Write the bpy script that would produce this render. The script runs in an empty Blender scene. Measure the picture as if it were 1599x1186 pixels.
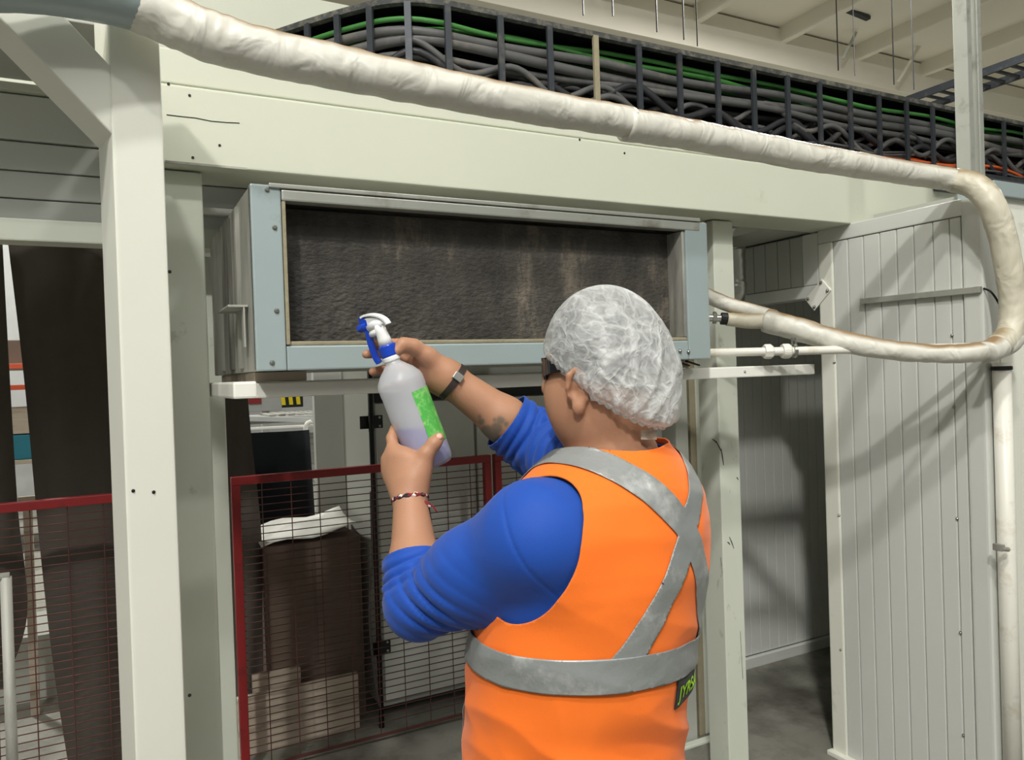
import bpy, bmesh, math, random
import numpy as np
from mathutils import Vector, Matrix
random.seed(7); np.random.seed(7)
SC = bpy.context.scene
COL = SC.collection

# ---------------------------------------------------------------- camera
EYE = np.array([0.0, 0.0, 1.62])
_y, _p, _r = math.radians(27.66), math.radians(-0.5), math.radians(-1.93)
FW = np.array([math.sin(_y)*math.cos(_p), math.cos(_y)*math.cos(_p), math.sin(_p)])
_R0 = np.array([math.cos(_y), -math.sin(_y), 0.0]); _U0 = np.cross(_R0, FW)
RT = _R0*math.cos(_r) + _U0*math.sin(_r)
UP = _U0*math.cos(_r) - _R0*math.sin(_r)
FPX = 1200.0
cam_d = bpy.data.cameras.new('camera'); cam = bpy.data.objects.new('camera', cam_d); COL.objects.link(cam)
cam_d.sensor_width = 36.0; cam_d.sensor_fit = 'HORIZONTAL'; cam_d.lens = FPX/1599*36.0
cam_d.clip_start = 0.05; cam_d.clip_end = 200
M = Matrix.Identity(4)
for i in range(3):
    M[i][0], M[i][1], M[i][2], M[i][3] = RT[i], UP[i], -FW[i], EYE[i]
cam.matrix_world = M
SC.camera = cam

# ---------------------------------------------------------------- light and exposure
W = bpy.data.worlds.new('world'); SC.world = W; W.use_nodes = True
W.node_tree.nodes['Background'].inputs[0].default_value = (0.80, 0.85, 0.80, 1)
W.node_tree.nodes['Background'].inputs[1].default_value = 0.21
SC.view_settings.view_transform = 'Standard'; SC.view_settings.look = 'None'
SC.view_settings.gamma = 1.0; SC.view_settings.use_curve_mapping = False
SC.view_settings.exposure = 0.0

def lamp(name, loc, power, size, aim=None, col=(1, .98, .93), shape='DISK'):
    d = bpy.data.lights.new(name, 'AREA'); d.energy = power; d.size = size; d.shape = shape; d.color = col
    o = bpy.data.objects.new(name, d); COL.objects.link(o); o.location = loc
    v = (Vector(aim)-Vector(loc)) if aim else Vector((0, 0, -1))
    o.rotation_euler = v.to_track_quat('-Z', 'Y').to_euler()
    return o
# hall lamps set from the cast shadows, plus added fill lamps, all out of frame
lamp('hall_or_fill_lamp', (-3.0, -3.7, 7.6), 385, 0.42, aim=(1.2, 2.0, 1.5))
lamp('hall_or_fill_lamp', (-1.0, -1.5, 7.6), 205, 0.34, aim=(1.2, 2.0, 1.5))
lamp('hall_or_fill_lamp', (3.6, -4.6, 7.6), 120, 0.5, aim=(1.2, 2.0, 1.5))  # added fill from the right for the front faces
lamp('hall_or_fill_lamp', (-7.0, .4, 7.6), 65, 0.6, aim=(0.8, 2.0, 1.5))  # added fill to brighten the left side of the unit
lamp('soft_fill_lamp', (-1.0, -4.0, 7.7), 300, 5.0, aim=(0.5, 2.0, 1.0), shape='SQUARE')  # added broad soft fill, makes up for the dimmer world light
lamp('hall_or_fill_lamp', (-2.5, 9.0, 7.6), 700, 0.6)
lamp('hall_or_fill_lamp', (9.0, 6.5, 7.6), 1000, 0.6)
lamp('hall_or_fill_lamp', (14.0, 12.0, 6.8), 1000, 0.6)  # far lamps boosted so bounce off the floor brightens the roof
lamp('hall_or_fill_lamp', (19.0, 7.0, 6.8), 800, 0.6)

# ---------------------------------------------------------------- pixels to points (reading sizes off the photograph)
def ray(x, y): return RT*(x-799.5)/FPX - UP*(y-593.0)/FPX + FW
def at(x, y, d): return EYE + ray(x, y)*d
def onY(x, y, Y): r = ray(x, y); return EYE + r*Y/r[1]
def onX(x, y, X): r = ray(x, y); return EYE + r*X/r[0]
def onZ(x, y, Z): r = ray(x, y); return EYE + r*(Z-EYE[2])/r[2]

# ---------------------------------------------------------------- materials
def lin(c):
    return tuple(((v/255)/12.92 if v/255 <= 0.04045 else ((v/255+0.055)/1.055)**2.4) for v in c) + (1.0,)
MATS = {}
def mat(name, rgb, rough=0.5, metal=0.0, var=0.08, vscale=6.0, bump=0.0, bscale=60.0, stain=None, sscale=4.0, samt=0.0, spec=0.4, stretch=None, coat=0.0):
    m = bpy.data.materials.new(name); m.use_nodes = True; nt = m.node_tree; N = nt.nodes; L = nt.links
    b = N['Principled BSDF']; b.inputs['Roughness'].default_value = rough; b.inputs['Metallic'].default_value = metal
    b.inputs['Specular IOR Level'].default_value = spec; b.inputs['Coat Weight'].default_value = coat
    tc = N.new('ShaderNodeTexCoord'); mp = N.new('ShaderNodeMapping'); L.new(tc.outputs['Object'], mp.inputs['Vector'])
    if stretch: mp.inputs['Scale'].default_value = stretch
    n = N.new('ShaderNodeTexNoise'); n.inputs['Scale'].default_value = vscale; n.inputs['Detail'].default_value = 6
    L.new(mp.outputs[0], n.inputs['Vector'])
    base = lin(rgb)
    mx = N.new('ShaderNodeMix'); mx.data_type = 'RGBA'
    mx.inputs['A'].default_value = tuple(v*(1-var) for v in base[:3])+(1,)
    mx.inputs['B'].default_value = tuple(min(1, v*(1+var)) for v in base[:3])+(1,)
    L.new(n.outputs['Fac'], mx.inputs['Factor'])
    out = mx.outputs['Result']
    if stain:
        n2 = N.new('ShaderNodeTexNoise'); n2.inputs['Scale'].default_value = sscale; n2.inputs['Detail'].default_value = 9; n2.inputs['Roughness'].default_value = .65
        L.new(mp.outputs[0], n2.inputs['Vector'])
        cr = N.new('ShaderNodeValToRGB'); cr.color_ramp.elements[0].position = 1-0.62*max(samt, .01)-.08; cr.color_ramp.elements[1].position = min(1, 1-0.62*max(samt, .01)+.14)
        L.new(n2.outputs['Fac'], cr.inputs['Fac'])
        m2 = N.new('ShaderNodeMix'); m2.data_type = 'RGBA'; m2.inputs['B'].default_value = lin(stain)
        L.new(cr.outputs['Color'], m2.inputs['Factor']); L.new(out, m2.inputs['A']); out = m2.outputs['Result']
    L.new(out, b.inputs['Base Color'])
    if bump:
        n3 = N.new('ShaderNodeTexNoise'); n3.inputs['Scale'].default_value = bscale; n3.inputs['Detail'].default_value = 5
        L.new(mp.outputs[0], n3.inputs['Vector'])
        bp = N.new('ShaderNodeBump'); bp.inputs['Strength'].default_value = bump; bp.inputs['Distance'].default_value = .01
        L.new(n3.outputs['Fac'], bp.inputs['Height']); L.new(bp.outputs[0], b.inputs['Normal'])
    MATS[name] = m
    return m

CREAM = mat('cream_paint', (203, 206, 190), .42, var=.04, vscale=3, stain=(150, 146, 122), sscale=3.5, samt=.40, bump=.04, bscale=25)
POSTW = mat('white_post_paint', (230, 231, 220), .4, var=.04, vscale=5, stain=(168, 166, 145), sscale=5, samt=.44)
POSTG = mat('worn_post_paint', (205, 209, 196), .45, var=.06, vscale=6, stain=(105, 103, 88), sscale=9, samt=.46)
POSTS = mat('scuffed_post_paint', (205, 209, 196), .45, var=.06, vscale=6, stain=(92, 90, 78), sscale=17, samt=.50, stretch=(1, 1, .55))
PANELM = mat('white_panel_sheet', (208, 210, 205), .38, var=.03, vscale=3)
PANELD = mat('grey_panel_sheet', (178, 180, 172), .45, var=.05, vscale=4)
CONC = mat('concrete', (128, 127, 118), .65, var=.18, vscale=3, stain=(70, 66, 58), sscale=2.2, samt=.72, bump=.1, bscale=40)
ROOFM = mat('roof_paint', (226, 222, 208), .7, var=.05, vscale=.6)
GALV = mat('blue_grey_enamel', (160, 174, 175), .36, .1, var=.06, vscale=7, stain=(118, 124, 118), sscale=7, samt=.45)
SIDEM = mat('dusty_galvanised', (170, 170, 162), .55, .1, var=.2, vscale=5, stain=(84, 80, 72), sscale=3, samt=.75, stretch=(1, 3, .35))
ALUM = mat('aluminium', (186, 188, 180), .38, .5, var=.1, vscale=9, stain=(120, 112, 95), sscale=8, samt=.62)
STEEL = mat('bright_steel', (170, 170, 165), .3, .9, var=.1)
BEIGE = mat('old_sealant', (150, 142, 118), .8, var=.2, vscale=20, bump=.3)
BLACKP = mat('black_plastic', (22, 23, 25), .45, var=.15)
TRAYM = mat('dark_tray_steel', (58, 62, 68), .5, .3, var=.15, vscale=9, stain=(98, 96, 90), sscale=12, samt=.6)
DUST = mat('dusty_rail', (70, 72, 72), .8, .1, var=.3, vscale=20, stain=(120, 116, 106), sscale=25, samt=.75, bump=.4, bscale=90)
CABG = mat('grey_cable', (92, 92, 92), .5, var=.2, vscale=5, stain=(128, 122, 110), sscale=6, samt=.62)
CABK = mat('black_cable', (48, 48, 52), .45, var=.25, vscale=5, stain=(98, 94, 86), sscale=7, samt=.62)
CABN = mat('green_cable', (68, 128, 62), .5, var=.25, vscale=6)
CABO = mat('orange_cable', (214, 98, 48), .5, var=.15, vscale=6)
RED = mat('red_paint', (138, 36, 38), .42, var=.12, vscale=8, stain=(80, 30, 30), sscale=9, samt=.6)
WIREM = mat('wire_maroon', (88, 52, 49), .55, var=.15)
CURT = mat('brown_rubber', (80, 74, 67), .6, var=.15, vscale=2.5, stain=(72, 58, 50), sscale=2, samt=.7)
WOOD = mat('pale_board', (186, 173, 156), .75, var=.15, vscale=6, stretch=(.4, 4, 4), stain=(96, 84, 72), sscale=5, samt=.66)
CARD = mat('brown_carton', (108, 93, 83), .8, var=.12, vscale=5)
PVC = mat('white_pvc', (232, 230, 220), .35, var=.05, vscale=12, stain=(180, 168, 140), sscale=8, samt=.62)
WHITEP = mat('white_enamel', (238, 238, 230), .35, var=.03, vscale=6, stain=(176, 168, 148), sscale=6, samt=.45)
TEAL = mat('teal_plastic', (38, 116, 136), .5, var=.1)
ORANGER = mat('orange_rack_paint', (206, 86, 52), .5, var=.1)
GREYM = mat('machine_grey', (168, 170, 168), .45, .1, var=.1, vscale=8)
YEL = mat('yellow_paint', (228, 206, 30), .5, var=.06)
TARP = mat('black_tarp', (20, 22, 25), .85, spec=.1, var=.2, vscale=6)

# insulated jacket: pale wrap, brown dust on top of the run
def jacket_mat(name, tint, dirt):
    m = bpy.data.materials.new(name); m.use_nodes = True; nt = m.node_tree; N = nt.nodes; L = nt.links; b = N['Principled BSDF']
    b.inputs['Roughness'].default_value = .42
    geo = N.new('ShaderNodeNewGeometry'); sx = N.new('ShaderNodeSeparateXYZ'); L.new(geo.outputs['Normal'], sx.inputs[0])
    tc = N.new('ShaderNodeTexCoord'); n = N.new('ShaderNodeTexNoise'); n.inputs['Scale'].default_value = 7; n.inputs['Detail'].default_value = 8
    L.new(tc.outputs['Object'], n.inputs['Vector'])
    ad = N.new('ShaderNodeMath'); ad.operation = 'MULTIPLY_ADD'; ad.inputs[1].default_value = .75; L.new(n.outputs['Fac'], ad.inputs[0]); L.new(sx.outputs['Z'], ad.inputs[2])
    cr = N.new('ShaderNodeValToRGB'); cr.color_ramp.elements[0].position = .92; cr.color_ramp.elements[1].position = 1.28 if False else 1.0
    mr = N.new('ShaderNodeMapRange'); mr.inputs['From Min'].default_value = .86; mr.inputs['From Max'].default_value = 1.22; L.new(ad.outputs[0], mr.inputs['Value'])
    mx = N.new('ShaderNodeMix'); mx.data_type = 'RGBA'; mx.inputs['A'].default_value = lin(tint); mx.inputs['B'].default_value = lin(dirt)
    L.new(mr.outputs[0], mx.inputs['Factor'])
    n2 = N.new('ShaderNodeTexNoise'); n2.inputs['Scale'].default_value = 16; n2.inputs['Detail'].default_value = 4; L.new(tc.outputs['Object'], n2.inputs['Vector'])
    m3 = N.new('ShaderNodeMix'); m3.data_type = 'RGBA'; m3.blend_type = 'MULTIPLY'; m3.inputs['B'].default_value = (.8, .79, .74, 1)
    L.new(n2.outputs['Fac'], m3.inputs['Factor']); L.new(mx.outputs['Result'], m3.inputs['A'])
    L.new(m3.outputs['Result'], b.inputs['Base Color'])
    mp = N.new('ShaderNodeMapping'); mp.inputs['Scale'].default_value = (1.6, 1, 1); L.new(tc.outputs['Object'], mp.inputs[0])
    w = N.new('ShaderNodeTexNoise'); w.inputs['Scale'].default_value = 9; w.inputs['Detail'].default_value = 2.5; w.inputs['Distortion'].default_value = 1.0; L.new(mp.outputs[0], w.inputs[0])
    bp = N.new('ShaderNodeBump'); bp.inputs['Strength'].default_value = .42; bp.inputs['Distance'].default_value = .03; L.new(w.outputs['Fac'], bp.inputs['Height']); L.new(bp.outputs[0], b.inputs['Normal'])
    return m
JACKET = jacket_mat('pipe_jacket', (226, 225, 217), (156, 128, 94))
JTAPE = jacket_mat('pipe_tape', (214, 209, 192), (164, 146, 116))

# dirty heat-exchanger coil
def coil_mat():
    m = bpy.data.materials.new('caked_coil'); m.use_nodes = True; nt = m.node_tree; N = nt.nodes; L = nt.links; b = N['Principled BSDF']
    b.inputs['Roughness'].default_value = .62; b.inputs['Specular IOR Level'].default_value = .35
    tc = N.new('ShaderNodeTexCoord'); mp = N.new('ShaderNodeMapping'); L.new(tc.outputs['Object'], mp.inputs[0]); mp.inputs['Scale'].default_value = (1, 1, .45)
    n = N.new('ShaderNodeTexNoise'); n.inputs['Scale'].default_value = 5; n.inputs['Detail'].default_value = 9; n.inputs['Roughness'].default_value = .72; L.new(mp.outputs[0], n.inputs['Vector'])
    cr = N.new('ShaderNodeValToRGB'); e = cr.color_ramp.elements; e[0].position = .34; e[0].color = lin((42, 40, 39)); e[1].position = .74; e[1].color = lin((142, 130, 114))
    e2 = cr.color_ramp.elements.new(.56); e2.color = lin((74, 71, 66)); L.new(n.outputs['Fac'], cr.inputs['Fac']); L.new(cr.outputs[0], b.inputs['Base Color'])
    mp2 = N.new('ShaderNodeMapping'); L.new(tc.outputs['Object'], mp2.inputs[0]); mp2.inputs['Scale'].default_value = (1, 1, 1.8)
    v = N.new('ShaderNodeTexNoise'); v.inputs['Scale'].default_value = 70; v.inputs['Detail'].default_value = 4; L.new(mp2.outputs[0], v.inputs['Vector'])
    bp = N.new('ShaderNodeBump'); bp.inputs['Strength'].default_value = .45; bp.inputs['Distance'].default_value = .010; L.new(v.outputs['Fac'], bp.inputs['Height']); L.new(bp.outputs[0], b.inputs['Normal'])
    return m
COIL = coil_mat()

# ---------------------------------------------------------------- mesh helpers
class MB:
    def __init__(s): s.v = []; s.f = []
    def add(s, vs, fs):
        o = len(s.v); s.v += [tuple(map(float, p)) for p in vs]; s.f += [tuple(i+o for i in q) for q in fs]; return s
    def box(s, lo, hi):
        x0, y0, z0 = lo; x1, y1, z1 = hi
        return s.add([(x0,y0,z0),(x1,y0,z0),(x1,y1,z0),(x0,y1,z0),(x0,y0,z1),(x1,y0,z1),(x1,y1,z1),(x0,y1,z1)],
                     [(0,3,2,1),(4,5,6,7),(0,1,5,4),(1,2,6,5),(2,3,7,6),(3,0,4,7)])
    def obox(s, c, ax, h):           # centre, three unit axes (right-handed), half sizes
        c = np.array(c, float); a = [np.array(q, float)*k for q, k in zip(ax, h)]
        P = [c+sx*a[0]+sy*a[1]+sz*a[2] for sx, sy, sz in ((-1,-1,-1),(1,-1,-1),(1,1,-1),(-1,1,-1),(-1,-1,1),(1,-1,1),(1,1,1),(-1,1,1))]
        return s.add(P, [(0,3,2,1),(4,5,6,7),(0,1,5,4),(1,2,6,5),(2,3,7,6),(3,0,4,7)])
    def bar(s, p, q, w, t, up=(0, 0, 1)):
        p = np.array(p, float); q = np.array(q, float); d = q-p; L = np.linalg.norm(d); d /= L
        u = np.array(up, float); u = u-d*(u@d)
        if np.linalg.norm(u) < 1e-6: u = np.array([0, 1.0, 0])-d*d[1]
        u /= np.linalg.norm(u); r = np.cross(u, d)
        return s.obox((p+q)/2, (d, r, u) if np.cross(d, r)@u > 0 else (d, -r, u), (L/2, w/2, t/2))
    def tube(s, pts, rad, n=10, caps=True, flat=1.0, fn=None):
        P = np.array(pts, float); k = len(P)
        R = np.full(k, rad) if np.isscalar(rad) else np.array(rad, float)
        T = np.gradient(P, axis=0); T /= np.linalg.norm(T, axis=1)[:, None]
        u = np.array([0, 0, 1.0]); 
        if abs(T[0] @ u) > .95: u = np.array([0, 1.0, 0])
        vs = []
        for i in range(k):
            u = u-T[i]*(u@T[i]); u /= np.linalg.norm(u); w = np.cross(T[i], u)
            for j in range(n):
                a = 2*math.pi*j/n
                rr = R[i]*(fn(i/(k-1), a) if fn else 1)
                vs.append(P[i]+rr*(math.cos(a)*u*flat+math.sin(a)*w))
        fs = [(i*n+j, i*n+(j+1) % n, (i+1)*n+(j+1) % n, (i+1)*n+j) for i in range(k-1) for j in range(n)]
        if caps: fs += [tuple(range(n-1, -1, -1)), tuple((k-1)*n+j for j in range(n))]
        return s.add(vs, fs)
    def cyl(s, p, q, r, n=14): return s.tube([p, (np.array(p, float)+np.array(q, float))/2, q], r, n)
    def lathe(s, prof, base, ax, n=28, ref=None, caps=True):   # prof: (radius, height) along ax
        ax = np.array(ax, float)/np.linalg.norm(ax); ref = np.array(ref if ref is not None else (1, 0, 0), float)
        u = ref-ax*(ref@ax); u /= np.linalg.norm(u); w = np.cross(ax, u); base = np.array(base, float)
        vs = [base+ax*h+r*(math.cos(2*math.pi*j/n)*u+math.sin(2*math.pi*j/n)*w) for r, h in prof for j in range(n)]
        k = len(prof)
        fs = [(i*n+j, i*n+(j+1) % n, (i+1)*n+(j+1) % n, (i+1)*n+j) for i in range(k-1) for j in range(n)]
        if caps: fs += [tuple(range(n-1, -1, -1)), tuple((k-1)*n+j for j in range(n))]
        return s.add(vs, fs)
    def prism(s, poly, ex):          # planar polygon (3-D points) extruded by ex
        P = [np.array(p, float) for p in poly]; e = np.array(ex, float); n = len(P)
        nrm = sum(np.cross(P[i], P[(i+1) % n]) for i in range(n))
        if nrm@e > 0: P = P[::-1]
        fs = [tuple(range(n)), tuple(range(2*n-1, n-1, -1))]+[(i, i+n, (i+1) % n+n, (i+1) % n) for i in range(n)]
        return s.add(P+[p+e for p in P], fs)
    def build(s, name, m, parent=None, smooth=False, bevel=0.0, seg=2, origin=None, local=False):
        V = np.array(s.v, float)
        if parent is not None: org = np.array(parent['_org'])
        else:
            org = np.array(origin) if origin is not None else np.array([(V[:,0].min()+V[:,0].max())/2, (V[:,1].min()+V[:,1].max())/2, V[:,2].min()])
        me = bpy.data.meshes.new(name); me.from_pydata((V-org).tolist(), [], s.f); me.validate(); me.update()
        if bevel:
            bm = bmesh.new(); bm.from_mesh(me); bmesh.ops.recalc_face_normals(bm, faces=bm.faces)
            ed = [e for e in bm.edges if len(e.link_faces) == 2 and e.calc_face_angle(0) > .6]
            bmesh.ops.bevel(bm, geom=ed, offset=bevel, segments=seg, affect='EDGES', profile=.6, clamp_overlap=True)
            bm.to_mesh(me); bm.free()
        else:
            bm = bmesh.new(); bm.from_mesh(me); bmesh.ops.recalc_face_normals(bm, faces=bm.faces); bm.to_mesh(me); bm.free()
        me.materials.append(m)
        if smooth: me.polygons.foreach_set('use_smooth', [True]*len(me.polygons))
        o = bpy.data.objects.new(name, me); COL.objects.link(o)
        if parent is not None:
            o.parent = parent; o['_org'] = [float(q) for q in org]
        else:
            o.location = org; o['_org'] = [float(q) for q in org]
        return o
def autosmooth(o, ang=0.7):
    me = o.data; me.polygons.foreach_set('use_smooth', [True]*len(me.polygons))
    bm = bmesh.new(); bm.from_mesh(me)
    for e in bm.edges:
        if len(e.link_faces) == 2 and e.calc_face_angle(0) > ang: e.smooth = False
    bm.to_mesh(me); bm.free(); return o
def tag(o, label, cat, group=None, kind=None):
    o['label'] = label; o['category'] = cat
    if group: o['group'] = group
    if kind: o['kind'] = kind
    return o
def struct(o): o['kind'] = 'structure'; return o
def empty(name, loc, label=None, cat=None, group=None):
    o = bpy.data.objects.new(name, None); COL.objects.link(o); o.location = loc; o['_org'] = [float(q) for q in loc]
    o.empty_display_size = .1
    if label: tag(o, label, cat, group)
    return o
def box(name, lo, hi, m, parent=None, bevel=.004, **k):
    return MB().box(lo, hi).build(name, m, parent, bevel=bevel, **k)
def dup(o, offset, name=None):       # a copy of one mesh object moved by offset, sharing its mesh
    c = o.copy(); COL.objects.link(c); c.location = Vector(o.location)+Vector(offset)
    return c
def smooth_path(pts, n=8):           # Catmull-Rom
    P = [np.array(p, float) for p in pts]; P = [2*P[0]-P[1]]+P+[2*P[-1]-P[-2]]; out = []
    for i in range(1, len(P)-2):
        for t in np.linspace(0, 1, n, endpoint=False):
            a, b, c, d = P[i-1], P[i], P[i+1], P[i+2]
            out.append(.5*((2*b)+(c-a)*t+(2*a-5*b+4*c-d)*t*t+(3*b-a-3*c+d)*t**3))
    out.append(P[-2]); return np.array(out)
def screw(p, nrm, r, parent, name='screw', m=None):
    p = np.array(p, float); nrm = np.array(nrm, float)
    ref = (0, 0, 1) if abs(nrm[2]) < .9 else (1, 0, 0)
    return MB().lathe([(r*1.5, 0), (r*1.5, r*.35), (r, r*.4), (r, r*1.1), (r*.75, r*1.35)], p-nrm*.0005, nrm, 10, ref).build(name, m or STEEL, parent)
# ================================================================ the setting
struct(box('floor', (-14, -8, -.2), (40, 30, 0), CONC, bevel=0))
struct(box('wall_far', (-14, 24, 0), (40, 24.2, 8.0), GREYM, bevel=0))
ceil = struct(box('ceiling', (-14, -8, 8.02), (40, 30, 8.2), ROOFM, bevel=0))
rib0 = box('roof_joist', (11.5, -8, 7.72), (11.62, 30, 8.02), ROOFM, ceil, bevel=0)
for k in range(-8, 12):
    if k: dup(rib0, (2.1*k, 0, 0))
gir = struct(box('trim_1', (-6, 10.5, 7.28), (24, 10.85, 7.98), ROOFM, bevel=.01))
struct(box('trim_2', (-6, 20.5, 7.28), (40, 20.85, 7.98), ROOFM, bevel=.01))

# ---- insulated panel room on the right
XW = 2.608
wl = struct(box('wall_left', (XW+.012, 1.60, 0), (XW+.09, 2.16, 2.11), PANELD, bevel=0))
e = [1.618, 1.66, 1.721, 1.794, 1.863, 1.933, 2.005, 2.075, 2.145]
for a, b in zip(e[:-1], e[1:]):
    MB().box((XW, a+.0015, .012), (XW+.02, b-.0015, 2.106)).build('panel', PANELM, wl, bevel=.0035)
box('top_trim', (XW-.004, 1.56, 2.108), (XW+.09, 2.215, 2.165), PANELM, wl, bevel=.004)
box('door_jamb', (XW-.006, 2.146, 0), (XW+.10, 2.215, 2.108), POSTW, wl, bevel=.006)
box('corner_trim', (XW-.006, 1.545, 0), (XW+.085, 1.616, 2.165), PANELM, wl, bevel=.012, seg=3)
box('threshold', (XW-.03, 2.08, 0), (XW+.04, 2.225, .02), POSTW, wl, bevel=.004)
for y, z in ((2.15, 1.62), (2.15, 1.0), (2.16, .45), (1.66, 1.45), (1.66, 1.06), (1.66, .66), (1.66, .3), (1.66, 1.7)):
    screw((XW-.005 if y > 2 else XW, y, z), (-1, 0, 0), .004, wl, 'rivet')
wf = struct(box('wall_front', (XW+.085, 1.55, 0), (4.6, 1.63, 2.205), POSTW, bevel=.004))
MB().box((XW+.05, 1.53, 2.165), (4.6, 1.66, 2.215)).build('top_angle', GALV, wf, bevel=.003)
MB().box((XW+.086, 1.546, .0), (XW+.15, 1.552, 2.165)).build('cover_strip', POSTW, wf, bevel=.002)
# header over the door opening
hd = struct(box('wall_header', (XW+.012, 2.216, 1.895), (XW+.09, 2.72, 2.16), PANELD, bevel=0))
for k in range(6):
    MB().box((XW+.002, 2.30+k*.07, 1.945), (XW+.02, 2.367+k*.07, 2.155)).build('panel', PANELD, hd, bevel=.003)
box('header_trim', (XW-.004, 2.217, 1.892), (XW+.09, 2.72, 1.943), PANELM, hd, bevel=.004)
box('header_stile', (XW-.004, 2.217, 1.944), (XW+.06, 2.296, 2.158), PANELM, hd, bevel=.004)
# inside of the room
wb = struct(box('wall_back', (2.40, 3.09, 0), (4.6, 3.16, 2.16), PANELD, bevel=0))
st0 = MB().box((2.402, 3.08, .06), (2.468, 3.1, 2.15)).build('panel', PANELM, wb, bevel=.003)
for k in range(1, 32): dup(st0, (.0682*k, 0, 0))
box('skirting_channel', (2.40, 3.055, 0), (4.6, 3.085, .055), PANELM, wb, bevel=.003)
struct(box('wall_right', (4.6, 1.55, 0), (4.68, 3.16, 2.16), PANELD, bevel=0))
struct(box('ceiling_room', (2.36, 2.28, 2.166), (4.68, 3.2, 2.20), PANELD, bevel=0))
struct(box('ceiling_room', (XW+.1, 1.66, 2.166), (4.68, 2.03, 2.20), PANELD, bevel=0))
# gusset plate on the jamb corner
gp = empty('corner_plate', (XW-.008, 2.215, 1.86), 'small white bolted plate on the corner of the dark doorway', 'bracket')
c = np.array([XW-.009, 2.217, 1.9]); a1 = np.array([0, .66, .75]); a2 = np.array([0, -.75, .66])
MB().obox(c, ((1, 0, 0), a1, a2), (.003, .034, .058)).build('plate', WHITEP, gp, bevel=.003)
for sx in (-1, 1):
    for sy in (-1, 1): screw(c+a1*.024*sx+a2*.045*sy-np.array([.003, 0, 0]), (-1, 0, 0), .005, gp, 'bolt')

# ---- planked header behind the left post
wr = struct(box('wall_rear', (-1.6, 2.63, 2.10), (1.9, 2.69, 2.5), PANELD, bevel=0))
zz = [2.108, 2.17, 2.25, 2.335]
for a, b in zip(zz[:-1], zz[1:]):
    MB().box((-1.6, 2.612, a+.002), (1.9, 2.64, b-.002)).build('plank', PANELM, wr, bevel=.004)
MB().box((-1.6, 2.606, 2.338), (1.9, 2.64, 2.468)).build('plank', PANELM, wr, bevel=.005)
MB().box((-1.6, 2.585, 2.472), (1.9, 2.64, 2.495)).build('ledge', CREAM, wr, bevel=.003)
MB().box((.10, 2.575, 2.150), (1.9, 2.606, 2.172)).build('white_batten', WHITEP, wr, bevel=.002)
box('lower_rail', (-1.6, 2.57, 2.042), (1.9, 2.66, 2.106), POSTG, wr, bevel=.005)
# unseen enclosure roof, its depth chosen to shade the machine bay
struct(box('ceiling_bay_shade', (-1.6, 2.69, 2.44), (2.3, 3.3, 2.5), PANELD, bevel=0))
# cream cladding above, behind the cable tray
cl = struct(box('wall_upper', (-3.0, 4.4, 2.96), (1.32, 4.5, 3.80), CREAM, bevel=.01))

struct(box('ceiling_soffit_or_blocker', (-1.6, 2.12, 2.50), (.09, 2.58, 2.53), PANELD, bevel=.003))
struct(box('ceiling_soffit_or_blocker', (.10, 2.255, 2.45), (1.95, 2.60, 2.475), PANELD, bevel=.003))  # unseen strip added to keep lamp light off the planks behind the beam
# ================================================================ steel frame
def zpost(name, x0, x1, y0, y1, z1, m, label, group=None):
    return tag(box(name, (x0, y0, 0), (x1, y1, z1), m, bevel=.006, seg=3), label, 'post', group)
al = math.radians(12); tx = np.array([math.cos(al), math.sin(al), 0]); ty = np.array([-math.sin(al), math.cos(al), 0])
A = np.array([.0225, 1.745, 0])
fp = empty('steel_post', A+tx*.048+ty*.06, 'nearest white square steel post with a diagonal brace at its top, on the left', 'post')
MB().prism([A, A+tx*.099, A+tx*.099+ty*.125, A+ty*.125], (0, 0, 2.42)).build('upright', POSTW, fp, bevel=.006, seg=3)
def Q(t, z, y=0.001): return A+tx*t+ty*y+np.array([0, 0, z])
MB().prism([Q(.002, 2.128), Q(.002, 2.268), Q(-.46, 2.73), Q(-.46, 2.59)], ty*.12).build('brace', POSTW, fp, bevel=.005, seg=3)
box('base_plate', (-.06, 1.69, 0), (.19, 1.94, .012), POSTG, fp)
for px, py in ((208, 766), (240, 768), (265, 424), (296, 1085)):
    screw(onY(px, py, 1.745+.2126*(onY(px, py, 1.745)[0]-.0225)), (-ty), .0025, fp, 'bolt', BLACKP)
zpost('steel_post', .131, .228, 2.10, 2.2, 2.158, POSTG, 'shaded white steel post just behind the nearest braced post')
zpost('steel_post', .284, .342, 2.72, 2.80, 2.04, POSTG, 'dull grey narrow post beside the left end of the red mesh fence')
mp = empty('steel_post', (2.03, 2.2, 0), 'scuffed white square steel post standing right of the worker', 'post')
box('upright', (1.982, 2.153, 0), (2.08, 2.26, 2.158), POSTS, mp, bevel=.006, seg=3)
box('base_plate', (1.93, 2.1, 0), (2.13, 2.31, .012), POSTG, mp)
for k, (x0, y0, x1, y1) in enumerate(((1118, 688, 1128, 708), (1126, 700, 1130, 726), (1112, 685, 1120, 692), (1150, 745, 1153, 749), (1139, 838, 1146, 856), (1136, 846, 1140, 850), (1156, 985, 1160, 1060), (1125, 870, 1127, 884))):
    a_, b_ = (onX(x0, y0, 1.9815), onX(x1, y1, 1.9815)) if x0 < 1122 else (onY(x0, y0, 2.1525), onY(x1, y1, 2.1525))
    MB().tube([a_, (a_+b_)/2+np.array([0, 0, .002]), b_], [.0012, .0022, .0010] if k < 6 else [.0007]*3, 5).build('scuff_mark', BLACKP, mp)
p = zpost('steel_post', 2.150, 2.218, 2.60, 2.70, 2.04, PANELD, 'bluish grey post behind the worker with a bolted foot plate')
p2 = empty('steel_post', (2.28, 2.67, 0), 'beige steel angle post close behind the scuffed white post', 'post')
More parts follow.
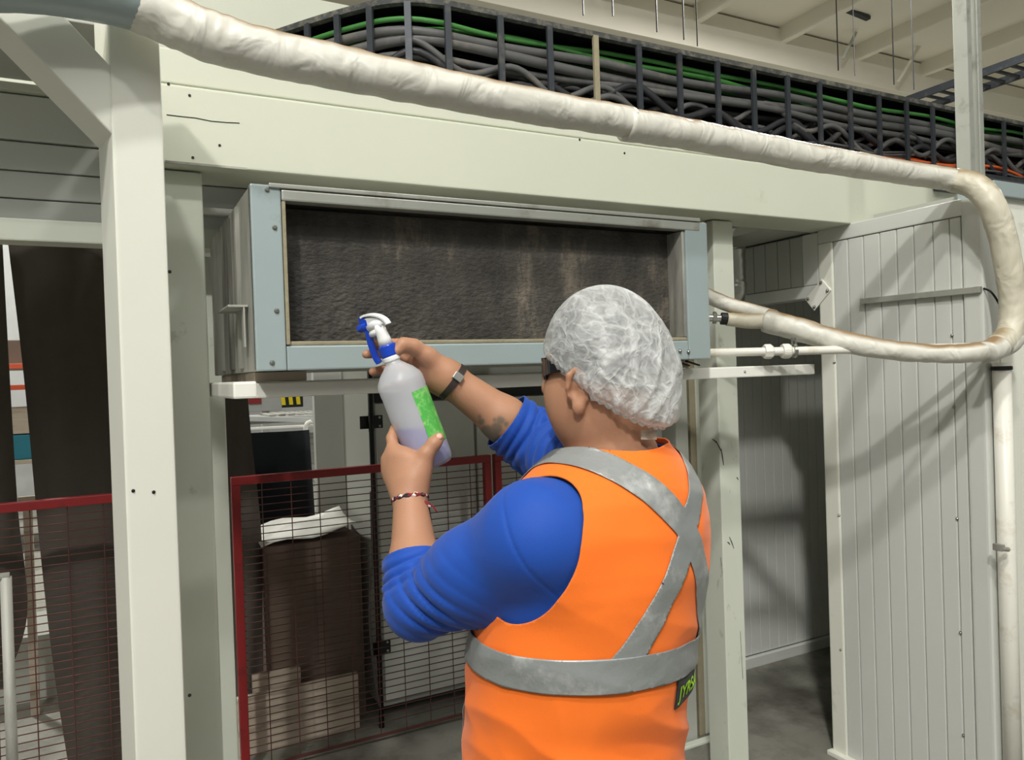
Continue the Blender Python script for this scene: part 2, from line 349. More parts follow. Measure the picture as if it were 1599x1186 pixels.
box('flange', (2.246, 2.62, 0), (2.28, 2.65, 2.04), BEIGE, p2, bevel=.003)
box('web', (2.28, 2.62, 0), (2.318, 2.72, 2.04), POSTG, p2, bevel=.003)
fpz = box('foot_plate', (2.10, 2.55, 0), (2.30, 2.585, .014), POSTG, None); tag(fpz, 'small steel foot plate on the floor right of the worker', 'plate')

bm_ = empty('steel_beam', (1.7, 2.15, 2.162), 'long cream steel beam running above the air conditioning unit', 'beam')
box('lower_box', (.10, 2.053, 2.162), (3.35, 2.25, 2.358), CREAM, bm_, bevel=.007, seg=3)
box('upper_box', (.10, 2.062, 2.362), (3.35, 2.25, 2.45), CREAM, bm_, bevel=.006, seg=3)
MB().box((.14, 2.05, 2.1625), (.33, 2.0535, 2.168))  .build('chipped_edge', SIDEM, bm_)
for px, py in ((296, 149), (343, 227), (301, 246), (263, 131), (975, 239), (905, 218)):
    q = onY(px, py, 2.053); MB().lathe([(.0035, 0), (.0035, .0012)], q, (0, -1, 0), 10, (1, 0, 0)).build('bolt_hole', BLACKP, bm_)
# crack in the paint
pts = [onY(x, y, 2.0525) for x, y in ((260, 179), (285, 182), (305, 184), (330, 189), (352, 191), (374, 192))]
MB().tube(pts, .0011, 5).build('paint_crack', BLACKP, bm_)
br_ = box('top_bracket', (3.12, 2.02, 2.33), (3.28, 2.05, 2.365), TRAYM, bm_)

# slim upright channel standing on the panel room
sc_ = empty('strut_channel', (2.72, 1.62, 2.215), 'tall pale grey strut channel rising from the panel room corner', 'channel')
MB().box((2.66, 1.61, 2.215), (2.685, 1.66, 5.2)).build('flange', ALUM, sc_, bevel=.003)
MB().box((2.72, 1.61, 2.215), (2.745, 1.66, 5.2)).build('flange', ALUM, sc_, bevel=.003)
MB().box((2.685, 1.63, 2.215), (2.72, 1.66, 5.2)).build('web', ALUM, sc_, bevel=.003)

# ================================================================ air conditioning unit
UX0, UX1, UY, UZ0, UZ1 = .289, 1.600, 1.767, 1.643, 2.058
un = empty('fan_coil_unit', (.945, 2.1, UZ0), 'large boxy fan coil unit with blue-grey front frame and dirty open coil', 'air conditioner')
UB = 2.52
box('side_panel', (UX0, UY+.003, UZ0), (UX0+.012, UB, UZ1-.004), SIDEM, un, bevel=.003)
box('side_panel', (UX1-.012, UY+.003, UZ0), (UX1, UB, UZ1-.004), SIDEM, un, bevel=.003)
box('top_panel', (UX0+.013, UY+.003, UZ1-.018), (UX1-.013, UB, UZ1-.006), SIDEM, un, bevel=.002)
box('bottom_panel', (UX0+.013, UY+.003, UZ0+.001), (UX1-.013, UB, UZ0+.012), SIDEM, un, bevel=.002)
box('rear_panel', (UX0+.013, UB-.012, UZ0+.013), (UX1-.013, UB-.001, UZ1-.02), SIDEM, un, bevel=.002)
for y in (1.93, 2.08, 2.27): MB().prism([(UX0, y, 0), (UX0-.007, y+.02, 0), (UX0-.007, y+.05, 0), (UX0, y+.07, 0)], (0, 0, .39)).build('side_rib', SIDEM, un, bevel=.002).location.z += UZ0+.01-0
box('left_stile', (UX0, UY-.004, UZ0), (UX0+.066, UY+.018, UZ1), GALV, un, bevel=.004)
box('right_stile', (UX1-.084, UY-.004, UZ0), (UX1, UY+.018, UZ1-.008), GALV, un, bevel=.004)
box('bottom_rail', (UX0+.067, UY-.003, UZ0), (UX1-.085, UY+.016, UZ0+.056), GALV, un, bevel=.004)
box('sill_lip', (UX0+.067, UY+.001, UZ0+.0565), (UX1-.085, UY+.05, UZ0+.066), BEIGE, un, bevel=.003)
box('top_rail', (UX0+.067, UY-.006, UZ1-.034), (UX1-.03, UY+.03, UZ1-.008), ALUM, un, bevel=.004)
box('top_flange', (UX0+.04, UY-.010, UZ1-.007), (UX1-.03, UY+.05, UZ1+.003), ALUM, un, bevel=.002)
box('inner_lip', (UX0+.067, UY-.007, UZ0+.058), (UX0+.075, UY+.07, UZ1-.035), BEIGE, un, bevel=.002)
box('inner_lip', (UX1-.094, UY+.001, UZ0+.067), (UX1-.085, UY+.07, UZ1-.036), SIDEM, un, bevel=.002)
# caked coil: a displaced grid
gx = np.linspace(UX0+.076, UX1-.095, 240); gz = np.linspace(UZ0+.067, UZ1-.036, 84)
def vnoise(P, f, seed):              # cheap smooth value noise made of random sines
    r = np.random.RandomState(seed); o = np.zeros(len(P))
    for k in range(6):
        d = r.normal(size=3); d /= np.linalg.norm(d); o += np.sin(P@d*f*(.7+.6*r.rand())*2*math.pi+r.rand()*6.28)
    return o/6
G = np.array([[x, 0, z] for z in gz for x in gx])
hh = .003*vnoise(G, 5, 1)+.0025*np.abs(vnoise(G, 16, 2))*2+.0025*np.abs(vnoise(G*np.array([1, 1, 1.6]), 40, 3))*2+.0012*np.random.RandomState(5).normal(size=len(G))
lo_ = np.clip((UZ0+.24-G[:, 2])/.14, .2, 1.5)*np.clip(.75+1.2*vnoise(G*np.array([1, 1, .5]), 2.2, 9), .25, 1.6); hh *= lo_
G[:, 1] = UY+.068-hh
nx = len(gx); fs = [(j*nx+i, j*nx+i+1, (j+1)*nx+i+1, (j+1)*nx+i) for j in range(len(gz)-1) for i in range(nx-1)]
MB().add(G, fs).build('coil', COIL, un, smooth=True)
for px, py in ((417, 296), (429, 355), (432, 485), (425, 566), (1062, 548), (1075, 549)):
    screw(onY(px, py, UY-.004), (0, -1, 0), .004, un)
# angle clip on the side
box('side_clip', (UX0-.045, 1.84, 1.792), (UX0-.001, 2.02, 1.797), SIDEM, un, bevel=.001)
box('side_clip', (UX0-.012, 1.84, 1.70), (UX0-.008, 1.87, 1.792), SIDEM, un, bevel=.001)
for x in (1.51, 1.55): MB().bar((x, UY+.05, UZ0-.004), (x+.05, UY+.05, UZ0-.018), .01, .004).build('drip_edge', BLACKP, un)

# support frame under the unit
sf = empty('support_frame', (1.1, 2.1, 1.583), 'white painted angle frame carrying the fan coil unit', 'shelf')
box('front_rail', (.282, 1.84, 1.582), (2.13, 1.885, 1.617), WHITEP, sf, bevel=.004)
box('side_rail', (.232, 1.715, 1.585), (.281, 2.5, 1.6215), WHITEP, sf, bevel=.005)
box('side_rail', (1.72, 1.886, 1.583), (1.77, 2.5, 1.6165), WHITEP, sf, bevel=.004)
box('rear_rail', (.282, 2.42, 1.585), (1.98, 2.47, 1.619), WHITEP, sf, bevel=.004)
for x0, x1 in ((.30, .42), (1.46, 1.6)): box('packer', (x0, 1.86, 1.6195), (x1, 2.45, 1.6425), WOOD, sf, bevel=.002)
for px, py in ((1163, 580), (700, 600)): screw(onY(px, py, 1.84), (0, -1, 0), .003, sf)

# ================================================================ pipes
def noisy_tube(name, pts, rad, m, parent, n=24, sub=10, amp=.05, seed=0, wraps=0):
    P = smooth_path(pts, sub); R = np.interp(np.linspace(0, 1, len(P)), np.linspace(0, 1, len(rad)), rad)
    r = np.random.RandomState(seed); ph = r.rand(8)*6.28
    def fn(t, a):
        w = math.sin(a*2+t*23+ph[0])*math.sin(t*31+ph[1]+math.sin(t*17+a))+.6*math.sin(a*3-t*37+ph[2])*math.sin(t*71+a+ph[3])+.55*math.sin(t*130+ph[4]+2.5*math.sin(a+t*19))*max(0,math.sin(t*29+a+ph[5]))
        s = (abs((t*wraps) % 1-.5) < .06)*-.02 if wraps else 0
        return 1+amp*w*.5+s
    return MB().tube(P, R, n, fn=fn).build(name, m, parent, smooth=True)
ip = empty('insulated_pipe', (1.6, 1.9, 1.6), 'thick cream-jacketed insulated pipe sagging along the beam to the unit', 'pipe')
pth = [onY(-70, -30, 1.60), onY(0, -33, 1.61), onY(84, -25, 1.64), onY(169, -8, 1.67), onY(215, 5, 1.685)]
noisy_tube('bare_pipe', pth, [.054, .055, .055, .054, .053], GALV, ip, amp=.01)
main = [onY(205, 2, 1.685), onY(255, 24, 1.68), onY(320, 55, 1.665), onY(400, 78, 1.655), onY(500, 100, 1.65), onY(600, 120, 1.648), onY(700, 140, 1.645), onY(800, 160, 1.642), onY(900, 177, 1.64), onY(985, 192, 1.635)]
noisy_tube('jacket', main, [.052, .052, .051, .049, .048, .046, .044, .043, .041, .040], JACKET, ip, sub=16, amp=.07, seed=3)
main2 = [onY(976, 194, 1.636), onY(1060, 207, 1.633), onY(1150, 224, 1.63), onY(1250, 243, 1.625), onY(1340, 258, 1.62), onY(1430, 272, 1.61), onY(1500, 282, 1.575)]
noisy_tube('jacket', main2, [.044, .042, .041, .040, .039, .038, .038], JACKET, ip, sub=16, amp=.06, seed=9)
drop = [onY(1490, 281, 1.58), onY(1525, 292, 1.51), onY(1548, 320, 1.47), onY(1566, 370, 1.455), onY(1577, 430, 1.45), onY(1582, 480, 1.45), onY(1577, 520, 1.45), onY(1560, 540, 1.45)]
noisy_tube('taped_drop', drop, [.040, .041, .041, .041, .041, .040, .040, .04], JTAPE, ip, sub=14, amp=.045, seed=4, wraps=14)
low = [onY(1580, 528, 1.45), onY(1558, 541, 1.455), onY(1520, 550, 1.48), onY(1460, 552, 1.55), onY(1380, 545, 1.64), onY(1310, 532, 1.73), onY(1250, 515, 1.82), onY(1196, 500, 1.92)]
noisy_tube('sleeve', low, [.033, .031, .031, .029, .032, .037, .040, .041], JACKET, ip, sub=14, amp=.08, seed=6)
noisy_tube('elbow_wrap', [onY(1592, 512, 1.448), onY(1572, 534, 1.45), onY(1540, 550, 1.452)], [.036, .041, .034], JACKET, ip, sub=8, amp=.06, seed=8)
noisy_tube('upper_branch', [onY(1212, 494, 1.90), onY(1180, 486, 1.94), onY(1140, 476, 1.98), onY(1105, 462, 2.02), onY(1075, 450, 2.05), onY(1030, 440, 2.06)], [.021, .023, .025, .027, .027, .027], JACKET, ip, sub=8, amp=.05, seed=11)
noisy_tube('lower_branch', [onY(1212, 500, 1.90), onY(1170, 501, 1.94), onY(1135, 498, 1.975)], [.027, .026, .023], JTAPE, ip, sub=8, amp=.04, seed=12)
q0, q1 = onY(1140, 498, 1.97), onY(1126, 497, 1.985)
MB().cyl(q0, q1, .021).build('black_band', BLACKP, ip, smooth=False)
q2 = onY(1106, 496, 2.01); dd = (q2-q1)
MB().cyl(q1, q1+(q2-q1)*2.6, .012).build('flare_nut', STEEL, ip); MB().cyl(q1+dd*.35, q1+dd*.65, .019, 6).build('flare_nut', STEEL, ip)
MB().cyl(q1+dd*.5, q1+dd*.5+np.array([0, 0, .022]), .006, 8).build('valve_stem', STEEL, ip)
# white drain pipe with unions
dp = empty('drain_pipe', (2.0, 1.85, 1.65), 'thin white plastic drain pipe with union nuts below the jacketed pipe', 'pipe')
D0, D1 = np.array(onY(1100, 546, 1.90)), np.array(onY(1500, 556, 1.52))
D1 = np.array([2.60, 1.50, 1.655]); D0 = np.array([1.602, 1.93, 1.665])
MB().cyl(D0, D1, .0135, 16).build('tube', PVC, dp, smooth=True)
da = (D1-D0)/np.linalg.norm(D1-D0)
def on_pipe(px):                     # point of the drain pipe seen at pixel column px
    best = min(np.linspace(0, 1, 400), key=lambda t: abs(FPX*((D0+(D1-D0)*t-EYE)@RT)/((D0+(D1-D0)*t-EYE)@FW)+799.5-px)); return D0+(D1-D0)*best
for px in (1200, 1228):
    b = on_pipe(px); MB().lathe([(.0136, -.016), (.022, -.016), (.024, -.01), (.024, .006), (.020, .012), (.0136, .014)], b, da, 8 if px == 1200 else 18, (0, 0, 1)).build('union_nut', PVC, dp)
b = on_pipe(1240)
MB().lathe([(.0137, -.005), (.022, -.005), (.022, .005), (.0137, .005)], b, da, 18, (0, 0, 1)).build('hose_clamp', STEEL, dp)
for k in (-.006, .006): MB().cyl(b+da*k+np.array([0, 0, .02]), b+da*k+np.array([0, 0, .042]), .004, 8).build('clamp_bolt', STEEL, dp)
# pipe down the face of the panel room
vp_ = empty('vertical_pipe', (2.64, 1.49, 0), 'white vertical plastic pipe down the corner of the panel room', 'pipe')
vx = onY(1571, 700, 1.505)[0]
MB().cyl((vx, 1.512, 0), (vx, 1.512, 1.60), .028, 20).build('tube', PVC, vp_, smooth=True)
MB().lathe([(.029, 0), (.032, .002), (.032, .012), (.029, .014)], (vx, 1.512, 1.575), (0, 0, 1), 20).build('cable_tie', BLACKP, vp_)
hp = onY(1568, 857, 1.48)
MB().cyl(hp+np.array([-.02, 0, .004]), hp+np.array([.022, 0, -.004]), .0075, 10).build('clamp_bolt', SIDEM, vp_)
MB().obox(hp+np.array([-.012, .01, .006]), np.eye(3), (.008, .016, .011)).build('pipe_clamp', SIDEM, vp_, bevel=.002)

# cable channel on the panel wall
cc = empty('cable_channel', (XW-.01, 1.78, 1.845), 'slim pale grey trunking strip fixed across the white panel wall', 'trunking')
MB().bar((XW-.009, 2.014, 1.853), (XW-.009, 1.549, 1.848), .018, .022).build('cover', ALUM, cc, bevel=.002)
MB().tube(smooth_path([onY(1536, 450, 1.545), onY(1548, 456, 1.52), onY(1560, 474, 1.50), onY(1569, 495, 1.49), onY(1573, 512, 1.49)]), .0035, 7).build('cable_tail', BLACKP, cc, smooth=True)

# foil duct glimpsed behind the post
fd = noisy_tube('foil_duct', [(2.36, 2.45, 2.12), (2.37, 2.46, 2.0), (2.37, 2.46, 1.93), (2.34, 2.5, 1.86)], [.052]*4, STEEL, None, n=20, sub=12, amp=.08, seed=2)
tag(fd, 'crinkled silver foil duct half hidden behind the scuffed post', 'duct')
# ================================================================ overhead cable tray
TR = [(.24, 4.33), (.45, 3.98), (.74, 3.54), (.84, 3.39), (.915, 3.285), (.99, 3.19), (1.07, 3.10), (1.18, 3.03), (1.32, 3.0)]
TRP = np.array([(x, y) for x, y, _ in smooth_path([(x, y, 0) for x, y in TR], 6)]+[(1.32+.125*k, 3.0) for k in range(1, 70)])
TT = np.gradient(TRP, axis=0); TT /= np.linalg.norm(TT, axis=1)[:, None]; TN = np.stack([-TT[:, 1], TT[:, 0]], 1)   # far side
TS = np.concatenate([[0], np.cumsum(np.linalg.norm(np.diff(TRP, axis=0), axis=1))])
S0 = float(np.interp(1.319, TRP[-75:, 0], TS[-75:]))          # the bar at the start of the straight
def tpos(s, off, z):
    x = np.interp(s, TS, TRP[:, 0]); y = np.interp(s, TS, TRP[:, 1]); nx_ = np.interp(s, TS, TN[:, 0]); ny_ = np.interp(s, TS, TN[:, 1])
    return np.stack([x+nx_*off, y+ny_*off, np.broadcast_to(z, np.shape(s))], -1)
ct = empty('cable_tray', (3.5, 3.2, 2.80), 'long dark ladder cable tray full of cables curving above the beam', 'cable tray')
ss = np.concatenate([np.linspace(0, S0, 60), np.linspace(S0+.1, TS[-1], 60)])
def strip(name, off0, off1, z0, z1, m):
    a = tpos(ss, off0, z0); b = tpos(ss, off1, z0); c = tpos(ss, off1, z1); d = tpos(ss, off0, z1); n = len(ss)
    v = np.concatenate([a, b, c, d]); f = []
    for k in range(4): f += [(k*n+i, k*n+i+1, ((k+1) % 4)*n+i+1, ((k+1) % 4)*n+i) for i in range(n-1)]
    f += [(0, n, 2*n, 3*n), (4*n-1, 3*n-1, 2*n-1, n-1)]
    return MB().add(v, f).build(name, m, ct)
strip('top_rail', -.012, .02, 3.18, 3.205, DUST); strip('bottom_rail', -.012, .02, 2.79, 2.815, TRAYM)
strip('top_rail', .36, .39, 3.18, 3.205, DUST); strip('bottom_rail', .36, .39, 2.79, 2.815, TRAYM)
strip('dark_backing', .392, .398, 2.80, 3.195, BLACKP)  # added black sheet that makes the gaps behind the cables dark
strip('dark_cover', .021, .36, 3.196, 3.200, BLACKP)  # added black lid, darkens the gap above the cables and blocks light
strip('base_sheet', .022, .36, 2.795, 2.80, TRAYM)
nb0 = int(S0/.25)
for k in range(-nb0, 34):
    s = S0+.25*k if k >= 0 else S0+.165*k
    if s < .05 or s > TS[-1]-.05: continue
    for off in ((-.008,) if k % 1 == 0 else ()):
        c = tpos(s, off, 3.0); i = np.argmin(abs(TS-s)); t3 = np.array([TT[i, 0], TT[i, 1], 0]); n3 = np.array([TN[i, 0], TN[i, 1], 0])
        MB().obox(c, (t3, n3, (0, 0, 1)), (.014, .007, .185)).build('tray_bar', BEIGE if k == 3 else TRAYM, ct)
# cables, each a thing
rc = np.random.RandomState(11)
ORD = ['first', 'second', 'third', 'fourth', 'fifth', 'sixth', 'seventh', 'eighth', 'ninth', 'tenth']
def cable(off, z0, r, m, name, label, group, s0=.1, s1=None, wob=.012, sag=0., ph=0., per=.25, lo=2.83, hi=3.165):
    s1 = s1 or TS[-1]-.05
    s = np.arange(s0, s1, .05 if not sag else .035); a = rc.rand(4)*6.28
    z = z0+wob*np.sin(s*2.1+a[0])+wob*.6*np.sin(s*5.3+a[1]); o = off+.02*np.sin(s*1.7+a[2])+.012*np.sin(s*4.1+a[3])
    if sag: z = z-sag*np.sin(math.pi*(s-S0+ph)/(per*2))**2+sag*.5*np.sin(s*3.3+a[2])
    z = np.clip(z, lo+r, hi-r); o = np.clip(o, .022+r, .36-r)
    c = MB().tube(tpos(s, o, z), r, 8).build(name, m, None, smooth=True)
    tag(c, label, 'cable', group); return c
for k in range(4): cable(.05+.04*k, 3.140-.022*(k % 2), .0115+.002*(k % 2), CABN, 'green_cable', ORD[k]+' green cable from the front, running along the upper level of the tray', 'green cables in the tray', wob=.014)
GL, GG = '%sthick straight grey cable counted from the front in the overhead tray', 'grey cables in the tray'
for k, (o, z, r) in enumerate([(.05, 3.088, .021), (.07, 3.042, .025), (.06, 2.998, .018), (.16, 3.11, .019), (.21, 3.03, .018)]):
    cable(o, z, r, CABG, 'grey_cable', GL % ('first ', 'second ', 'third ', 'fourth ', 'fifth ', 'sixth ', 'seventh ')[k], GG, wob=.010)
BL_, BG_ = 'wavy cable, %s from the front, looping between the bars of the tray', 'wavy black cables in the tray'
for k, (o, z, r) in enumerate([(.035, 2.985, .015), (.05, 2.965, .018), (.09, 2.95, .015), (.04, 2.93, .016), (.14, 2.97, .014), (.19, 2.91, .014)]):
    cable(o, z, r, CABK if k % 2 else CABG, 'black_cable', BL_ % ORD[k], BG_, s0=S0-.6+rc.rand()*.4, wob=.012, sag=.10, ph=rc.rand()*.5, per=.25+.04*rc.rand())
for k, (o, z, r) in enumerate([(.3, 3.12, .013), (.31, 3.04, .015), (.3, 2.96, .014), (.28, 2.88, .014)]):
    cable(o, z, r, CABK, 'black_cable', ORD[k]+' dark cable from the top along the far side of the overhead tray', 'far dark cables in the tray', wob=.014)
for k in range(4): cable(.04+.03*k, 2.855+.014*k, .010, CABO, 'orange_cable', ORD[k]+' orange cable from the front, low at the right end of the tray', 'orange cables in the tray', s0=S0+2.35+.1*k, wob=.012, sag=.03, per=.5)
for k in range(3): cable(.03+.02*k, 2.85+.02*k, .008, CABG, 'thin_grey_cable', ORD[k]+' thin grey cable from the front, low beside the orange cables', 'thin grey cables in the tray', s0=S0+1.55, wob=.012, sag=.02, per=.4)

# crossing tray and hangers under the roof
ft = empty('crossing_tray', (13.5, 7.8, 6.5), 'grey ladder tray crossing under the roof at the upper right', 'cable tray')
fa, fb = np.array([13.45, 9.3, 6.5]), np.array([13.45, 3.0, 6.5])
for dx in (0, .75): MB().bar(fa+[dx, 0, 0], fb+[dx, 0, 0], .05, .13).build('side_rail', TRAYM, ft)
for k in range(24): MB().bar(fa+[.03, -.25*k-.1, -.03], fa+[.72, -.25*k-.1, -.03], .05, .04).build('rung', TRAYM, ft)
def rod(k, px, y0, Y, group='thin hanger rods below the roof'):
    a = onY(px, y0, Y)
    r_ = MB().tube([(a[0], a[1], a[2]), (a[0], a[1], (a[2]+8.0)/2), (a[0], a[1], 8.0)], .008, 6).build('hanger_rod', BLACKP, None)
    tag(r_, ORD[k]+' thin hanger rod from the left, dropping from the roof behind the tray', 'rod', group)
for k, (px, y0, Y) in enumerate(sorted(((957, 25, 6.0), (1068, 62, 6.2), (1026, 50, 5.9), (1089, 72, 7.5), (1309, 110, 6.5), (1396, 132, 6.5), (1427, 140, 6.7), (1335, 118, 8.0), (1494, 125, 8.0), (911, 24, 6.4)))): rod(k, px, y0, Y)
for k, (x0, y0, x1, y1) in enumerate(((1316, 92, 1337, 50), (1402, 127, 1437, 70))):
    b_ = MB().bar(onY(x0, y0, 10.2), onY(x1, y1, 10.0), .05, .05).build('sway_brace', ROOFM if k else ALUM, None)
    tag(b_, ('left' if k == 0 else 'right')+' one of two slanted braces against the roof girder', 'brace')
lf = MB().bar(onY(1298, 5, 9.5), onY(1356, 29, 9.5), .10, .06).build('roof_batten', TRAYM, None)
tag(lf, 'short dark batten hanging under the roof', 'batten')

# ================================================================ red mesh fence
FY = 3.30
def fence(x0, x1, z0, z1, label, left=True, right=True):
    r = empty('mesh_fence', ((x0+x1)/2, FY, z0), label, 'fence', None)
    t = .034
    MB().box((x0, FY-.017, z1-t), (x1, FY+.017, z1)).build('top_rail', RED, r, bevel=.003)
    MB().box((x0, FY-.004, z0), (x1, FY+.004, z0+.012)).build('bottom_rail', WIREM, r)
    if left: MB().box((x0, FY-.016, z0+t), (x0+t, FY+.016, z1-t)).build('stile', RED, r, bevel=.003)
    if right: MB().box((x1-t, FY-.016, z0+t), (x1, FY+.016, z1-t)).build('stile', RED, r, bevel=.003)
    for sx in (x0+.01, x1-t+.01): MB().box((sx, FY-.012, .0), (sx+.02, FY+.012, z0)).build('foot', RED, r)
    n = int((z1-z0-2*t)/.0300); w0 = None
    for k in range(1, n+1):
        z = z1-t-.0300*k
        if w0 is None: w0 = MB().tube([(x0+.01, FY, z), ((x0+x1)/2, FY, z), (x1-.01, FY, z)], .0022, 5).build('cross_wire', WIREM, r); zz0 = z
        else: dup(w0, (0, 0, z-zz0))
    v0 = None; x = x0+.12
    while x < x1-.04:
        if v0 is None: v0 = MB().tube([(x, FY-.004, z0+.01), (x, FY-.004, (z0+z1)/2), (x, FY-.004, z1-.01)], .0022, 5).build('upright_wire', WIREM, r); xx0 = x
        else: dup(v0, (x-xx0, 0, 0))
        x += .118
    return r
fence(.424, 1.595, .03, 1.236, 'red framed wire mesh fence panel in the middle, behind the raised arms')
fence(-1.10, .10, .03, 1.215, 'red framed wire mesh fence panel at the far left')
fence(1.615, 2.38, .03, 1.236, 'short red framed mesh fence panel hidden behind the worker')

# ================================================================ machine bay behind the fence
def curtain(name, pl, pr, Y, th, label, cat='curtain', bow=.05):
    # left and right edges given as (pixel x, pixel y) lists of equal length
    L_ = smooth_path([onY(x, y, Y) for x, y in pl], 6); R_ = smooth_path([onY(x, y, Y) for x, y in pr], 6); n = len(L_); k = 9; v = []
    for side in (0, 1):
        for i in range(n):
            for j in range(k):
                t = j/(k-1); p = L_[i]*(1-t)+R_[i]*t; y = -bow*math.sin(math.pi*t)+.012*math.sin(9*t+i*.3)
                v.append((p[0], p[1]+y+side*th, p[2]))
    f = [(i*k+j, i*k+j+1, (i+1)*k+j+1, (i+1)*k+j) for i in range(n-1) for j in range(k-1)]; N_ = n*k
    f += [(N_+a, N_+d, N_+c, N_+b) for a, b, c, d in f]
    rim = [j for j in range(k)]+[i*k+k-1 for i in range(1, n)]+[(n-1)*k+j for j in range(k-2, -1, -1)]+[i*k for i in range(n-2, 0, -1)]
    f += [(rim[i], rim[(i+1) % len(rim)], rim[(i+1) % len(rim)]+N_, rim[i]+N_) for i in range(len(rim))]
    o = MB().add(v, f).build(name, CURT, None); autosmooth(o, .8); return tag(o, label, cat)
curtain('rubber_curtain', [(12, 375), (38, 600), (62, 850), (85, 1050), (112, 1230)], [(175, 375), (185, 600), (190, 850), (200, 1050), (210, 1230)], 3.62, .012, 'wide dark brown rubber curtain hanging left of the nearest post')
curtain('rubber_curtain', [(-90, 375), (-90, 600), (-90, 800), (-90, 950), (-60, 1060)], [(3, 375), (16, 600), (28, 800), (42, 960), (6, 1075)], 3.60, .012, 'dark rubber curtain with a curved lower edge at the left border')
curtain('rubber_curtain', [(330, 375), (330, 600), (340, 850), (350, 1000), (360, 1100)], [(372, 375), (388, 640), (408, 830), (411, 980), (412, 1100)], 3.66, .012, 'narrow dark brown rubber curtain behind the left end of the middle fence', bow=.02)
# cabinet doors
cd = empty('cabinet_door', (1.13, 4.15, 0), 'pale grey cabinet door standing open behind the dark gap', 'door')
box('leaf', (.965, 4.12, .02), (1.315, 4.17, 2.2), PANELM, cd, bevel=.004)
MB().box((1.245, 4.112, .3), (1.265, 4.119, 2.0)).build('seam', PANELD, cd)
cb = empty('machine_cabinet', (1.6, 3.6, 0), 'big off-white machine cabinet with black hinges behind the fence', 'cabinet')
box('body', (1.082, 3.50, .07), (2.6, 4.0, 2.0), PANELD, cb, bevel=.006)
box('door', (1.10, 3.478, .10), (1.60, 3.499, 1.50), PANELM, cb, bevel=.004)
box('door', (1.615, 3.478, .10), (2.1, 3.499, 1.50), PANELM, cb, bevel=.004)
box('slot', (1.09, 3.47, 1.505), (2.2, 3.499, 1.62), BLACKP, cb, bevel=.003)
for x in (1.60, 1.66): box('slot_mark', (x, 3.466, 1.56), (x+.03, 3.4695, 1.568), GREYM, cb, bevel=0)
for z in (1.415, .36):
    h = MB().box((1.02, 3.474, z-.03), (1.13, 3.4775, z+.03)).box((1.06, 3.466, z-.045), (1.085, 3.477, z+.045)).build('hinge', BLACKP, cb, bevel=.002)
    for q in (-.02, .02): screw((1.115, 3.474, z+q), (0, -1, 0), .004, cb)
pl_ = empty('door_pole', (1.06, 3.46, 0), 'slim black vertical pole along the edge of the machine cabinet', 'pole')
MB().cyl((1.066, 3.45, .0), (1.066, 3.45, 2.0), .012, 12).build('shaft', BLACKP, pl_, smooth=True)
MB().tube(smooth_path([(1.05, 3.44, 1.1), (1.045, 3.44, .8), (1.02, 3.43, .55), (1.03, 3.43, .3), (1.055, 3.44, .1)]), .006, 8).build('cable', CABG, pl_, smooth=True)
# carton with paper on top, boards on the floor
cx_ = empty('carton', (.88, 3.75, .3), 'tall dark brown carton standing behind the mesh fence', 'box')
box('body', (.595, 3.60, .0), (1.04, 3.98, .87), CARD, cx_, bevel=.006)
for k in (.605, .82): MB().box((k, 3.594, .30), (k+.2, 3.5995, .84)).build('flap', CARD, cx_, bevel=.002)
sh = MB().add(*(lambda g: (g, [(j*9+i, j*9+i+1, (j+1)*9+i+1, (j+1)*9+i) for j in range(5) for i in range(8)]))(
    [(.58+.058*i, 3.585+.08*j, .876+.012*math.sin(i*1.1+j)+(.02 if j == 5 else 0)+.0060*i) for j in range(6) for i in range(9)])).build('paper_sheet', WHITEP, None, smooth=True)
sm = sh.modifiers.new('thickness', 'SOLIDIFY'); sm.thickness = .004; tag(sh, 'crumpled white paper sheet lying on the brown carton', 'paper')
for k, (px0, px1, py0, py1, Y, lb) in enumerate(((372, 560, 1068, 1135, 3.50, 'pale wooden board standing on edge behind the bottom of the fence'), (395, 470, 1052, 1076, 3.56, 'torn pale board leaning behind the standing board'))):
    a, b = onY(px0, py1, Y), onY(px1, py0, Y)
    o = MB().box((a[0], Y, .0 if k == 0 else .06), (b[0], Y+.03, .255+.06*k)).build('wooden_board', WOOD, None, bevel=.004); tag(o, lb, 'board')
# machine with tarpaulin and conveyor
cv = empty('conveyor', (.95, 5.2, 0), 'grey conveyor bed with rails seen in the gap under the frame', 'machine')
box('bed', (.55, 5.02, 1.355), (1.6, 5.5, 1.395), GREYM, cv, bevel=.006)
MB().bar((.6, 5.0, 1.405), (1.5, 4.98, 1.335), .04, .03).build('rail', GREYM, cv, bevel=.003)
MB().bar((.6, 4.95, 1.335), (1.5, 4.93, 1.325), .03, .016).build('rail', WHITEP, cv, bevel=.003)
for k in range(8): box('slat', (.9+.06*k, 5.06, 1.396), (.94+.06*k, 5.45, 1.408), SIDEM, cv, bevel=.002)
for x in (.6, 1.5): box('leg', (x, 5.1, 0), (x+.06, 5.4, 1.355), GREYM, cv)
MB().tube(smooth_path([(1.125, 4.9, 1.36), (1.09, 4.9, 1.33), (1.082, 4.9, 1.2), (1.085, 4.9, 1.05), (1.14, 4.9, .98)]), .014, 10).build('hoop_handle', WHITEP, cv, smooth=True)
g = [(.62+.05*i, 4.72+.10*j+.02*math.sin(i*1.3), 1.38-.012*i*(j > 0)+.0) for j in range(4) for i in range(10)]
tp = MB().add([(x, 4.75-.05*math.sin(3*z)+.03*math.sin(11*x), z) for z in np.linspace(1.315, .012, 10) for x in np.linspace(.62, 1.08+0*z, 12)]+[], [(j*12+i, j*12+i+1, (j+1)*12+i+1, (j+1)*12+i) for j in range(9) for i in range(11)])
